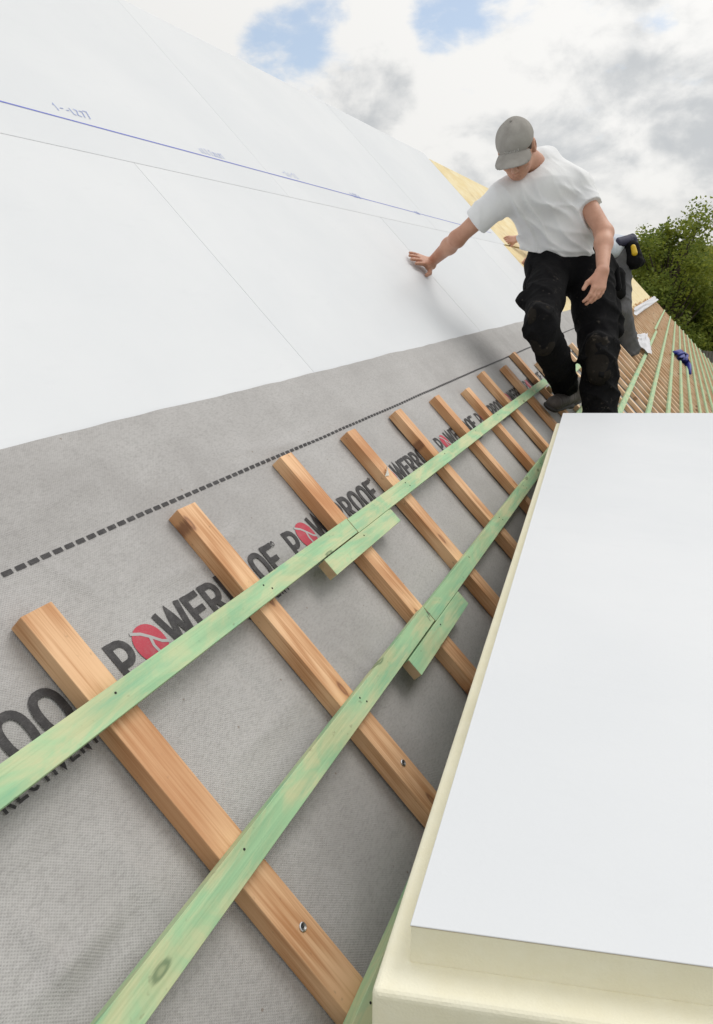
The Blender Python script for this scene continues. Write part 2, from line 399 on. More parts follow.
for px, py, dg, s in ((365, 95, 3.0, .7), (300, 150, 5, .15), (600, 135, 5.5, .75), (690, 120, 5.0, .8), (520, 90, 4.5, .35), (640, 60, 6, .45), (490, 130, 4, .3), (220, -10, 3, .1)):
    g = w.math('MULTIPLY', lobe(px, py, dg), s); dens = g if dens is None else w.math('MAXIMUM', dens, g)
lights = None
for px, py, dg, s in ((360, 25, 3.4, .6), (470, 62, 3.2, .5), (235, 15, 4, .6), (560, 45, 4, .5), (690, 45, 2.6, .6), (430, 150, 3.0, .3), (620, 180, 4.0, .45), (310, 100, 2.4, .4)):
    g = w.math('MULTIPLY', lobe(px, py, dg), s); lights = g if lights is None else w.math('MAXIMUM', lights, g)
n5 = w.noise(w.n('Mapping', {0: gen, 1: (2.3, 8.2, 3.4), 3: (1, 1, 1.6)}).outputs[0], 20.0, 6, .6, .3)
def bil(loc, sc_):  # billow relief: density here against density a little nearer the sun
    a_ = w.noise(w.n('Mapping', {0: gen, 1: loc, 3: (1, 1, 1.5)}).outputs[0], sc_, 7, .55, .3)
    off_ = tuple(l+d_*.055*(5.0/sc_) for l, d_ in zip(loc, (.25, -.1, 1.1)))
    b_ = w.noise(w.n('Mapping', {0: gen, 1: off_, 3: (1, 1, 1.5)}).outputs[0], sc_, 7, .55, .3)
    return w.math('SUBTRACT', b_, a_)
relief = w.math('ADD', w.math('MULTIPLY', bil((3.1, 1.7, .4), 6.0), 2.2), w.math('MULTIPLY', bil((5.1, .7, 2.4), 15.0), 1.3))
shade = w.math('SUBTRACT', w.math('ADD', w.math('ADD', w.math('MULTIPLY', w.math('SUBTRACT', n2, .5), .9), w.math('ADD', relief, w.math('MULTIPLY', w.math('SUBTRACT', n5, .5), .35))), w.math('ADD', dens, -.08)), lights)
ccol = w.mix(w.ramp(shade, -.22, .72), (1.0, .99, .965), (.62, .64, .655))
hz = w.ramp(sep.outputs[2], .16, .0)
ccol = w.mix(w.math('MULTIPLY', hz, .6), ccol, (.86, .85, .815))
sdot = w.n('VectorMath', {0: w.n('VectorMath', {0: gen}, operation='NORMALIZE').outputs[0], 1: tuple(sd)}, operation='DOT_PRODUCT').outputs['Value']
glow = w.n('MapRange', {0: sdot, 1: -.6, 2: 1.0, 3: .50, 4: 1.12}).outputs[0]
ccol = w.mix(1.0, ccol, w.n('CombineColor', {0: glow, 1: glow, 2: glow}).outputs[0], 'MULTIPLY')
blue = w.mix(.60, sky.outputs[0], sky.outputs[0])
below = w.ramp(sep.outputs[2], 0.0, -.06)
bg2 = w.n('Background', {0: w.mix(below, ccol, (.30,.31,.27)), 1: 1.0})
bgb = w.n('Background', {0: (.55,.62,.68,1), 1: .5})
addb = w.n('AddShader', {0: bg1.outputs[0], 1: bgb.outputs[0]})
mxs = w.n('MixShader', {0: w.math('MAXIMUM', w.math('MULTIPLY', mask, .985), below), 1: addb.outputs[0], 2: bg2.outputs[0]})
w.t.links.new(mxs.outputs[0], w.out.inputs[0])
sc.view_settings.view_transform = 'Standard'; sc.view_settings.look = 'None'; sc.view_settings.exposure = 0; sc.view_settings.gamma = 1
sc.render.engine = 'CYCLES'
try:
    sc.cycles.use_denoising = True; sc.cycles.denoiser = 'OPENIMAGEDENOISE'
except Exception: pass
sc.cycles.max_bounces = 8

# ------------------------------------------------------------------ setting: ground
m = N('yard_grass'); c = m.co(); n = m.noise(c, .5, 6, .65); m.set(Base_Color=m.mix(n, (.045,.065,.02), (.085,.10,.035)), Roughness=.95).bump(m.noise(c, 9, 4), .5, .05); M['grass'] = m.m
bm = bmesh.new(); g = 900
bmesh.ops.create_grid(bm, x_segments=30, y_segments=30, size=g)
tag(obj('ground', bm, M['grass']), kind='structure')

# ------------------------------------------------------------------ house carrying the roof
U0, U1, VE, VR = -2.6, 24.35, -4.5, 2.40
M['render'] = plain('cream_render', (.55,.50,.42), .9, .08, 20, .3, .004)
M['deckwood'] = plain('roof_sheathing', (.45,.34,.2), .8, .15, 12, .2)
house = empty('house', loc=(0, 10, 0)); tag(house, 'long house under the steep roof that is being insulated', 'house')
hinv = Matrix.Translation((0, -10, 0))
def hbox(name, mat, u0, u1, v0, v1, o0, o1): return obj(name, box_bm(u0, u1, v0, v1, o0, o1, 0), mat, house, hinv @ RM())
hbox('roof_deck', M['deckwood'], U0, U1, VE, VR-.006, -.165, -.1085)
hbox('lower_insulation', M['foam'], U0, U1, VE, .07, -.103, -.014)
rp = W(0, VR, -.16); ep = W(0, VE, -.16); back_x = rp.x-(ep.x-rp.x)
bm = bmesh.new()
q = [bm.verts.new(p) for p in ((rp.x, U0, rp.z), (rp.x, U1, rp.z), (back_x, U1, ep.z), (back_x, U0, ep.z))]
bm.faces.new(q); ex = bmesh.ops.solidify(bm, geom=bm.faces[:], thickness=.1)
obj('back_slope', bm, M['deckwood'], house, hinv)
bm = bmesh.new()
for y in (U0+.15, U1-.15):
    pts = [(ep.x-.45, 0), (ep.x-.45, ep.z+.45-.14), (rp.x, rp.z-.14), (back_x+.45, ep.z+.45-.14), (back_x+.45, 0)]
    bm.faces.new([bm.verts.new((x, y, z)) for x, z in pts])
for x in (ep.x-.45, back_x+.45):
    bm.faces.new([bm.verts.new(p) for p in ((x, U0+.15, 0), (x, U1-.15, 0), (x, U1-.15, ep.z+.31), (x, U0+.15, ep.z+.31))])
obj('wall', bm, M['render'], house, hinv)

# ------------------------------------------------------------------ white insulation boards
def white_board(u0, u1, v0, v1, label):
    t = empty('insulation_board', RM((u0+u1)/2, (v0+v1)/2, -.1085)); tag(t, label, 'insulation board', 'white boards laid on the roof slope')
    a, b = (u1-u0)/2, (v1-v0)/2
    obj('foam_core', box_bm(-a+.0005, a-.0005, -b+.0005, b-.0005, 0, .0965, .001), M['foam'], t)
    obj('facing', box_bm(-a, a, -b, b, .0968, .0985, .0006), M['facing'], t)
g_ = .0013
low = [-2.03, -.125, 1.777, 3.68, 5.585, 6.64]; upr = [-1.15, .77, 2.70, 4.67, 6.72]
names_l = ['white roof board at the left edge of the photo, below the long joint', 'white roof board in the lower row, left of the first slanting joint',
           'white lower row board between the first and second slanting joints', "white roof board in the lower row under the worker's resting hand", 'last white board of the lower row, behind the worker before the yellow boards']
names_u = ['white roof board of the upper row at the near end, beyond the top left corner', 'white roof board of the upper row in the top left, crossed by the blue line',
           'white upper row board right of the slanting joint, its top edge against the sky', 'last white board of the upper row, ending at the yellow boards']
for i in range(5): white_board(low[i]+(g_ if i < 3 else .0035), low[i+1], 0.08, 1.2742, names_l[i])
for i in range(4): white_board(upr[i]+(g_ if i < 3 else .0035), upr[i+1], 1.2756, VR, names_u[i])
# yellow boards beyond
for r_, (v0, v1, us) in enumerate(((.08, 1.272, 6.66), (1.276, 2.33, 6.74))):
    u = us; k = 0
    while u < U1-.3:
        e = min(u+2.4, U1)
        o = obj('yellow_board', box_bm(-(e-u)/2+.002, (e-u)/2-.002, -(v1-v0)/2+.002, (v1-v0)/2, 0, .094+.003*random.random(), .001), M['yellow'], None, RM((u+e)/2, (v0+v1)/2+random.uniform(-.01,.01), -.1075))
        if k == 0: lab = ('bare yellow roof board beside the last white board', 'bare yellow roof board below the ridge, seen left of the cap')[r_] if r_ else "bare yellow roof board right of the white boards, by the second worker's hands"
        else: lab = 'bare yellow roof board in the far run towards the gable, behind the workers'
        tag(o, lab, 'roof board', 'yellow boards on the far roof'); u = e; k += 1
# chalk line with notes
ch = empty('chalk_line', RM(0, 1.404, -.0092)); tag(ch, 'thin blue snapped chalk line running across the upper row of white boards', 'chalk line')
vs, fs = [], []; us = np.arange(.6, 6.6, .05)
for i, u in enumerate(us):
    hw = .0024*(1+.35*noise.noise((u*4, 0, 0))); dv = .0012*noise.noise((u*1.5, 3, 0)); vs += [(u, dv-hw, 0), (u, dv+hw, 0)]
    if i: fs.append((2*i-2, 2*i, 2*i+1, 2*i-1))
pyobj('snapped_line', vs, fs, M['chalk'], ch)
def ribbon(pts, w_, vs, fs, z=0.0, closed=False):
    """flat stroke along pts with mitred joins"""
    P = [Vector((p[0], p[1])) for p in pts]; n = len(P); base = len(vs)
    for i in range(n):
        if closed: a, b = P[i-1], P[(i+1) % n]
        else: a, b = P[max(i-1, 0)], P[min(i+1, n-1)]
        d1 = (P[i]-a) if (P[i]-a).length > 1e-9 else (b-P[i]); d2 = (b-P[i]) if (b-P[i]).length > 1e-9 else d1
        d1.normalize(); d2.normalize(); t = (d1+d2); t = t.normalized() if t.length > 1e-6 else d1
        nr = Vector((-t.y, t.x)); sc2 = 1/max(.45, nr.dot(Vector((-d1.y, d1.x))))
        vs.append((P[i].x+nr.x*w_/2*sc2, P[i].y+nr.y*w_/2*sc2, z)); vs.append((P[i].x-nr.x*w_/2*sc2, P[i].y-nr.y*w_/2*sc2, z))
    for i in range(n if closed else n-1):
        j = (i+1) % n; fs.append((base+2*i+1, base+2*j+1, base+2*j, base+2*i))
for px, py, L in ((75, 110, .13), (213, 152, .13), (292, 174, .12), (357, 195, .11), (418, 212, .1)):
    u, v = roof_at(px, py); vs, fs = [], []; x = u-L/2; z = .0003
    while x < u+L/2:
        hh = random.uniform(.02, .034); typ = random.choice('17lz-')
        shp = {'1': [(.1,.7),(.4,1),(.4,0)], '7': [(0,1),(.8,1),(.3,0)], 'l': [(.2,1),(.2,.1),(.7,0)], 'z': [(0,1),(.7,.9),(0,.1),(.8,0)], '-': [(0,.5),(.8,.55)]}[typ]
        ribbon([(x+a*hh*.6, v-1.404+b*hh-.008) for a, b in shp], (.0028 if u < 3 else .004), vs, fs, z); z += .0001; x += hh*.75
    pyobj('handwritten_note', vs, fs, M['pen'], ch)

# ------------------------------------------------------------------ grey membrane
def mh(u, v):
    """height of the membrane off the roof plane"""
    h = .0034*noise.noise((u*2.1, v*3.3, .3)) + .0024*noise.noise((u*5, v*7, 4.1)) + .0016*(1-abs(noise.noise((u*3.4+v*1.9, v*4.2-u*1.2, 7.7)))*2.6) - .0036
    for (au, av, bu, bv, wd_, am) in CREASE:
        ax, ay = bu-au, bv-av; t = max(0, min(1, ((u-au)*ax+(v-av)*ay)/(ax*ax+ay*ay)))
        dx, dy = u-au-ax*t, v-av-ay*t; dd = dx*dx+dy*dy
        if dd < 9*wd_*wd_: h += am*math.exp(-dd/(wd_*wd_))*math.sin(math.pi*min(1, max(0, t*.9+.05)))
    return h
CREASE = []
for p, q2, wd_, am in (((25,1010),(115,915),.006,.010), ((60,1024),(150,900),.010,-.006), ((150,590),(205,560),.005,.008), ((205,560),(245,520),.006,.006), ((5,905),(75,985),.006,.008), ((130,960),(215,905),.006,.007), ((40,560),(110,600),.006,.006), ((300,800),(345,860),.006,.006), ((240,470),(330,420),.006,.004), ((100,830),(190,930),.010,.004), ((235,760),(300,700),.010,.004),
                       ((0,880),(60,800),.010,.004), ((215,640),(290,720),.012,-.004), ((20,520),(110,470),.008,.003), ((190,455),(330,440),.009,.003), ((60,440),(120,470),.007,.003), ((330,640),(395,690),.009,.004), ((250,870),(330,800),.010,-.004)):
    a, b = roof_at(*p), roof_at(*q2); CREASE.append((a[0], a[1], b[0], b[1], wd_, am))
def sheet(name, us, vs_, vtop, mat, parent, hf, amp=1.0):
    V, Fc = [], []; nv = len(vs_)
    for i, u in enumerate(us):
        for j, v in enumerate(vs_):
            vv = v
            if j >= nv-2: vv = v + .003*noise.noise((u*2.3, 9.1, 0)) + .002*noise.noise((u*13, 2.1, 0)) if vtop else v
            z = hf(u, vv)
            if vv > .40: z += .001-.0035*(vv-.40)/.07
            V.append((u, vv, z))
    for i in range(len(us)-1):
        for j in range(nv-1): a = i*nv+j; Fc.append((a, a+nv, a+nv+1, a+1))
    return pyobj(name, V, Fc, mat, parent, smooth=True)
mem = empty('roofing_membrane', RM()); tag(mem, 'grey breathable roofing membrane printed with black and red logos, under the near battens', 'membrane')
us = list(np.arange(-.6, 1.7, .01))+list(np.arange(1.7, 3.4, .02))+list(np.arange(3.4, 7.31, .06))
vs_ = [-4.49, -3.2, -2.2, -1.5]+list(np.arange(-1.1, -.5, .03))+list(np.arange(-.5, .474, .01))
sheet('membrane_sheet', us, vs_, True, M['membrane'], mem, mh)
mem2 = empty('roofing_membrane', RM()); tag(mem2, 'plain stretch of grey roofing membrane under the dense far battens', 'membrane')
sheet('membrane_sheet', list(np.arange(7.28, U1, .25)), list(np.linspace(-4.49, .16, 30)), False, M['membrane'], mem2, lambda u, v: .003*noise.noise((u*2, v*3, 0))+.0005)
# dashes
V, Fc = [], []; u = -.3; v0 = .2845
while u < 7.2:
    L = .0158; sl = noise.noise((u*.8, 1, 0))*.0018
    b = len(V)
    for uu in (u, u+L/2, u+L):
        for dv in (-.0037, .0037): V.append((uu, v0+dv+sl, mh(uu, v0+dv+sl)+.0011))
    Fc += [(b, b+2, b+3, b+1), (b+2, b+4, b+5, b+3)]; u += .0218
pyobj('dashed_line', V, Fc, M['black_ink'], mem)
# lettering
def arc(cx, cy, rx, ry, a0, a1, n): return [(cx+rx*math.cos(R_(a0+(a1-a0)*i/n)), cy+ry*math.sin(R_(a0+(a1-a0)*i/n))) for i in range(n+1)]
def sup(cx, cy, rx, ry, n=28, e=2.6): return [(cx+rx*math.copysign(abs(math.cos(t))**(2/e), math.cos(t)), cy+ry*math.copysign(abs(math.sin(t))**(2/e), math.sin(t))) for t in [2*math.pi*i/n for i in range(n)]]
def dens_(pts, step=.12):
    out = [pts[0]]
    for a, b in zip(pts[:-1], pts[1:]):
        n = max(1, int(math.hypot(b[0]-a[0], b[1]-a[1])/step))
        out += [(a[0]+(b[0]-a[0])*i/n, a[1]+(b[1]-a[1])*i/n) for i in range(1, n+1)]
    return out
T = .185; w_ = .62; h_ = T/2
def bowl(y0, y1, wd_): r = (y1-y0)/2; return [(0, y1), (wd_-r*.9, y1)]+arc(wd_-r*.9, (y0+y1)/2, r*.9, r, 80, -80, 8)+[(wd_-r*.9, y0), (0, y0)]
GL = {
 'P': ([([(h_,0),(h_,1)],0), ([(h_+x, y) for x, y in bowl(.42, 1-h_, w_-h_-h_)],0)], w_),
 'R': ([([(h_,0),(h_,1)],0), ([(h_+x, y) for x, y in bowl(.46, 1-h_, w_-h_-h_)],0), ([(.30,.44),(.36,.30),(w_-.06,0)],0)], w_+.02),
 'E': ([([(h_,0),(h_,1)],0), ([(h_,1-h_),(w_-.06,1-h_)],0), ([(h_,.52),(w_-.12,.52)],0), ([(h_,h_),(w_-.06,h_)],0)], w_-.04),
 'F': ([([(h_,0),(h_,1)],0), ([(h_,1-h_),(w_-.06,1-h_)],0), ([(h_,.5),(w_-.12,.5)],0)], w_-.06),
 'W': ([([(.06,1),(.24,.02),(.46,.9),(.66,.02),(.86,1)],0)], .92),
 'O': ([(sup(.36,.5,.26,.41),1)], .72),
 'V': ([([(.06,1),(.32,.03),(.58,1)],0)], .64),
 'N': ([([(h_,0),(h_,.95),(.5,.05),(.5,1)],0)], .6),
 'T': ([([(0,1-h_),(.56,1-h_)],0), ([(.28,1-h_),(.28,0)],0)], .56),
 'I': ([([(h_,0),(h_,1)],0)], T),
 'C': ([(arc(.34,.5,.26,.41,48,312,18),0)], .62),
}
def press(vs, U, Vb):  # lay flat print on the membrane
    return [(x, y, mh(x, y)+.0011+z) for x, y, z in vs]
def logo(u0, vb, cap):
    vs, fs, mi = [], [], []; x = 0.0; xs = .448/(sum(.90 if q == '*' else GL[q][1]+.06 for q in 'P*WERROOF')); z = 0.0
    def wob(p): return (p[0], p[1]+.022*math.sin(p[0]*1.7+u0*9)+.012*math.sin(p[0]*5+u0*3))
    def put(strokes, ox, oy, s, th, col):
        nonlocal z
        for pts, closed in strokes:
            pts = pts if closed else dens_(pts)
            n0 = len(fs); ribbon([(u0+xs*(ox+wob(p)[0]*s)*1.0, vb+cap*(oy+wob(p)[1]*s)) for p in pts], th, vs, fs, z, bool(closed)); z += .00006
            mi.extend([col]*(len(fs)-n0))
    for chx in 'P*WERROOF':
        if chx == '*':
            n = 32; ring = sup(x+.42, .5, .43, .48, n, 2.15); b = len(vs)
            for rr in np.linspace(0, 1, 7):
                for p in ring: vs.append((u0+xs*(x+.42+(p[0]-x-.42)*rr), vb+cap*(.5+(p[1]-.5)*rr), z))
            for k in range(6):
                for i in range(n): fs.append((b+k*n+i, b+(k+1)*n+i, b+(k+1)*n+(i+1) % n, b+k*n+(i+1) % n)); mi.append(1)
            z += .0003
            put([([(.10,.92),(.34,.80),(.52,.62),(.70,.40),(.86,.30)],0)], x, 0, 1, cap*.075, 2)
            put([([(.50,.64),(.44,.42),(.46,.22),(.40,.04)],0)], x, 0, 1, cap*.075, 2)
            x += .90
        else:
            st, adv = GL[chx]; put(st, x, 0, 1, cap*T*.92, 0); x += adv+.06
    put([(sup(x+.04+.0, .93, .07, .07, 14, 2),1)], 0, 0, 1, cap*.03, 0)
    put([([(.03,.0),(.03,.1),(.08,.1),(.08,.05),(.03,.05)],0)], x, .88, 1, cap*.02, 0)
    # the small second line
    s = .36; x2 = .262/xs
    for chx in 'RECTIVENT':
        st, adv = GL[chx]; put(st, x2, -.46, s, cap*T*s*.9, 0); x2 += (adv+.13)*s*1.0
    o = pyobj('printed_logo', press(vs, 0, 0), fs, [M['black_ink'], M['red_ink'], M['pale_ink']], mem, mi=mi)
    return x*xs
for k in range(-1, 14): wid = logo(.641+.4925*k, .066+.003*math.sin(k*1.3), .066)

# ------------------------------------------------------------------ brown counter battens
screw_me = None
def stick(name, L, w_, h_2, mats, bev=.0007, warp=0.0):
    """timber from x=0 to L, two materials (long grain, sawn ends)"""
    bm = box_bm(0, L, -w_/2, w_/2, 0, h_2, bev)
    me_fix = []
    for f in bm.faces: f.material_index = 1 if abs(f.normal.x) > .9 else 0
    bmesh.ops.recalc_face_normals(bm, faces=bm.faces)
    me = bpy.data.meshes.new(name); bm.to_mesh(me); bm.free()
    for mm in mats: me.materials.append(mm)
    return me
bm = disc_bm(.0058, .0022, 12); me_s = bpy.data.meshes.new('screw'); bm.to_mesh(me_s); bm.free(); me_s.materials.append(M['steel'])
bm = disc_bm(.0014, .0006, 6, 0); me_r = bpy.data.meshes.new('screw_recess'); bm.to_mesh(me_r); bm.free(); me_r.materials.append(M['dark_hole'])
CBH, CBW = .029, .050
near = [(.552,.214,.8),(.908,.257,-.3),(1.275,.270,.4),(1.607,.260,-.5),(1.952,.258,.2),(2.318,.247,.5),(2.662,.222,-.4),(3.005,.258,.3),(3.395,.240,-.2),(3.75,.285,.5)]
ords = ['first', 'second', 'third', 'fourth', 'fifth', 'sixth', 'seventh', 'eighth', 'ninth', 'tenth']
labs = ['widest and nearest brown counter batten at the lower left, one bright screw near its foot', 'second brown counter batten from the left, its screw in a torn hole',
        'third brown counter batten from the left, under the joints of the green battens', 'fourth brown counter batten from the left, a white scrap beside it',
        'fifth brown counter batten from the left', 'sixth brown counter batten from the left', 'seventh brown counter batten from the left, shorter at the top than its neighbours',
        'eighth brown counter batten from the left', "darker brown counter batten left of the front worker's boot, ninth from the left", "reddish brown counter batten just left of the front worker's knee and shin"]
def cb_mat(u, vtop, rz):  # local x runs up the slope
    m4 = RM(u+CBW/2, vtop, 0) @ Matrix.Rotation(R_(90+rz), 4, 'Z') @ Matrix.Rotation(math.pi, 4, 'Z'); return m4
for i, (u, vt, rz) in enumerate(near):
    L = vt+4.4
    me = stick('counter_batten', L, CBW, CBH, (M['brown'], M['brown_end']))
    o = link('counter_batten', me, None, None, cb_mat(u, vt, rz*.5)); tag(o, labs[i], 'counter batten', 'brown counter battens running down the roof')
    if i < 6:
        for d in ((.52, 1.4) if i == 0 else (.57, 1.5) if i == 1 else (1.1+.1*i,)):
            s = bpy.data.objects.new('screw', me_s); COL.objects.link(s); s.parent = o; s.location = (d, .004, CBH+.0002)
            r = bpy.data.objects.new('recess', me_r); COL.objects.link(r); r.parent = s; r.location = (0, 0, .0019)
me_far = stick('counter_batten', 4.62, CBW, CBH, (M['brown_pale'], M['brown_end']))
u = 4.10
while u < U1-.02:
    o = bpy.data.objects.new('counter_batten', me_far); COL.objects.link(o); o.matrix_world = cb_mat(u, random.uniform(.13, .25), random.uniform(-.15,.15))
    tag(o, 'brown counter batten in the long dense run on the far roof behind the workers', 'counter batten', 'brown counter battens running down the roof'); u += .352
# scrap
# ------------------------------------------------------------------ green tile battens
TH, TW = .021, .038
me_n = bpy.data.meshes.new('nail'); bm = disc_bm(.0017, .0008, 8, 0); bm.to_mesh(me_n); bm.free(); me_n.materials.append(M['dark_hole'])
def tb(u0, u1, v, label, rz=0, off=CBH+.0008, nails=True, group='green tile battens fixed along the roof', w2=TW):
    me = stick('tile_batten', u1-u0, w2, TH, (M['green'], M['green_end']))
    o = link('tile_batten', me, None, None, RM(u0, v, off) @ Matrix.Rotation(R_(rz), 4, 'Z')); tag(o, label, 'tile batten', group)
    if nails:
        for (cu, _, _) in near:
            if u0+.02 < cu+.025 < min(u1-.02, 3.3):
                for dx, dy in ((-.004, .008), (.006, -.005))[:random.choice((1, 1, 2))]:
                    n_ = bpy.data.objects.new('nail', me_n); COL.objects.link(n_); n_.parent = o; n_.location = (cu+.025-u0+dx+random.uniform(-.003,.003), dy, TH+.0001)
    return o
tb(-.35, 1.283, .058, 'upper green tile batten at the lower left, crossing over the printed logos')
tb(1.2855, 3.80, .056, "upper green tile batten from the short splice piece to the front boot", .08)
tb(3.77, 9.4, .012, 'upper green tile batten glimpsed between the legs of the front worker', 0)
b2 = tb(-.30, 1.288, -.192, 'lower green tile batten coming from the bottom edge of the photo', .1)
tb(1.2905, 5.2, -.192, 'lower green tile batten from the pencil mark to the white slab', .03)
tb(1.118, 1.470, .0175, 'short green offcut spliced beside the upper batten joint', 0, group='short green splice pieces')
tb(1.117, 1.458, -.231, 'short green offcut spliced beside the lower batten joint, near the pencil mark', 0, group='short green splice pieces')
fan = [(-.428, 'green batten showing at the bottom edge beside the cream foam corner', -.3, 4.6), (-.399, "thick green batten on the far roof below the second worker's hem", 4.605, 14)]
for v, lab, a, b in fan: tb(a, b, v, lab)
tb(14.003, U1, -.36, 'thin far end of a green batten near the white strip at the gable', nails=False)
flab = ['second green batten from the left on the far roof, right of the grey trouser hem', 'third green batten from the left on the far roof, straight up in the photo', 'fourth green batten from the left on the far roof, left of the blue strap',
        'fifth green batten on the far roof, under the blue strap', 'sixth green batten on the far roof, just right of the blue strap', 'seventh green batten from the left on the far roof, near the right edge']
for v, lab in zip((-.628, -.847, -1.04, -1.21, -1.394, -1.567), flab): tb(2.2, U1+.06, v, lab, nails=False)
for k in range(9): tb(2.2, U1+.06, -1.75-.2*k, 'green batten low on the far roof at the right edge of the photo', nails=False)
# pencil mark, loose scrap, blue strap, sheets
vs, fs = [], []
cx, cv = roof_at(430, 614, CBH+TH)
ribbon([(0,.0),(.004,.012)], .0016, vs, fs, 0); ribbon([(.010,.006),(.013,.019),(.019,.009)], .0014, vs, fs, .0001); ribbon([(.011,.011),(.018,.013)], .0012, vs, fs, .0002)
pyobj('pencil_mark', vs, fs, M['pencil'], b2, Matrix.Translation((cx+.30-.02, cv+.192-.012, TH+.0004)))
M['scrap'] = plain('white_scrap', (.75,.75,.73), .6, .05)
u, v = roof_at(386, 474, CBH)
vs = [(-.018,-.004,.001),(-.004,.006,.012),(.012,.003,.004),(.02,.012,.0),(.004,-.008,.002),(.002,.014,.016)]
sc_o = pyobj('plastic_scrap', vs, [(0,4,1),(1,4,2),(1,2,5),(2,3,5)], M['scrap'], None, RM(u, v, CBH+.001)); tag(sc_o, 'small torn white plastic scrap caught on the fourth brown counter batten', 'scrap')
M['blue_strap'] = plain('blue_strap', (.02,.03,.26), .5, .3, 30)
def crumple(name, corners, nu, nv, amp, mat, label, cat, lift):
    V, Fc = [], []
    a, b, c, d = [Vector(roof_at(*p)) for p in corners]
    for i in range(nu+1):
        for j in range(nv+1):
            s, t = i/nu, j/nv; q = (a*(1-s)+b*s)*(1-t)+(d*(1-s)+c*s)*t
            z = lift+amp*(1+noise.noise((s*4, t*4, len(label)*.37)))+amp*.5*noise.noise((s*11, t*9, 2)); V.append(tuple(W(q[0], q[1], z)))
    for i in range(nu):
        for j in range(nv): k = i*(nv+1)+j; Fc.append((k, k+nv+1, k+nv+2, k+1))
    o = pyobj(name, V, Fc, mat, None, smooth=True); tag(o, label, cat); return o
M['white_sheet'] = plain('white_plastic_sheet', (.60,.60,.63), .6, .1, 4)
crumple('plastic_sheet', [(630,339), (643,337), (646,360), (634,351)], 14, 18, .03, M['white_sheet'], 'crumpled white sheet lying beside the grey trouser leg on the far battens', 'sheet', .055)
crumple('plastic_sheet', [(629,312), (652,298), (656,302), (631,320)], 16, 8, .03, M['white_sheet'], 'white strip of sheet lying across the far roof near the gable', 'sheet', .055)
# blue strap: knotted band
bm = bmesh.new()
sp = [(674,352.5),(679,353),(682,357),(680,359),(685,361),(688,366),(691,373)]
pts = [W(*roof_at(x, y, .06), .06+.02*math.sin(i*1.7)) for i, (x, y) in enumerate(sp)]
tube_bm(pts, [.03,.055,.065,.05,.06,.045,.02], 8, bm)
tube_bm([W(*roof_at(x, y, .06), .10) for x, y in ((676,356),(681,354.5),(685,357),(684,362))], [.02,.035,.035,.02], 6, bm)
tag(obj('strap', bm, M['blue_strap'], smooth=True), 'knotted dark blue strap lying on the green battens of the far roof', 'strap')

# ------------------------------------------------------------------ big white slab on the right and the dormer below it
ZS = -.5
def on_slab(px, py, z=ZS):
    d = Fw*FPX+Rt*(px-356.5)+Up*(512-py); return CAMP+d*(z/d.z)
A = on_slab(410, 925); B = on_slab(563, 413); C0 = on_slab(713, 413); E0 = on_slab(713, 967)
Cc = B+(C0-B).normalized()*1.22; Ee = A+(E0-A).normalized()*1.16
def inset(poly, ds):
    """offset a ccw polygon's edges outward by ds"""
    n = len(poly); out = []
    for i in range(n):
        p, a, b = poly[i], poly[i-1], poly[(i+1) % n]
        e1 = (p-a).normalized(); e2 = (b-p).normalized(); n1_ = Vector((e1.y, -e1.x)); n2_ = Vector((e2.y, -e2.x))
        d1, d2 = ds[i-1], ds[i]; det = n1_.x*n2_.y-n1_.y*n2_.x
        out.append(p+Vector(((d1*n2_.y-d2*n1_.y)/det, (n1_.x*d2-n2_.x*d1)/det)))
    return out
P0 = [Vector((p.x, p.y)) for p in (A, Ee, Cc, B)]
slab = empty('insulation_slab', loc=((A.x+Cc.x)/2, (A.y+Cc.y)/2, H+ZS-.075)); tag(slab, 'big white faced cream foam slab with stepped edges lying level at the lower right', 'insulation board')
def prism(name, poly, z0, z1, mat, bev, seg=2):
    bm = bmesh.new(); n = len(poly)
    lo = [bm.verts.new((p.x-slab.location.x, p.y-slab.location.y, H+z0-slab.location.z)) for p in poly]; hi = [bm.verts.new((p.x-slab.location.x, p.y-slab.location.y, H+z1-slab.location.z)) for p in poly]
    bm.faces.new(lo[::-1]); bm.faces.new(hi)
    for i in range(n): bm.faces.new((lo[i], lo[(i+1) % n], hi[(i+1) % n], hi[i]))
    if bev: bmesh.ops.bevel(bm, geom=list(bm.edges), offset=bev, segments=seg, affect='EDGES', profile=.5)
    return obj(name, bm, mat, slab)
up_t = .041
prism('facing', P0, ZS-.0012, ZS, M['facing'], .0004, 1)
M['paper'] = plain('brown_paper_edge', (.56,.48,.36), .9, .2, 60)
prism('paper_layer', inset(P0, [-.0003]*4), ZS-.0019, ZS-.0013, M['paper'], 0)
prism('upper_foam', inset(P0, [-.0006]*4), ZS-up_t, ZS-.0020, M['foam'], .0008)
prism('lower_foam', inset(P0, [.030, .0, .0, .023]), ZS-up_t-.056, ZS-up_t+.0002, M['foam'], .0065, 4)
prism('bottom_facing', inset(P0, [.029, -.002, -.002, .019]), ZS-up_t-.0575, ZS-up_t-.0562, M['facing'], 0)
dorm = empty('dormer', loc=(.45, 1.8, H-1.2)); tag(dorm, 'low timber dormer box carrying the big white slab', 'dormer')
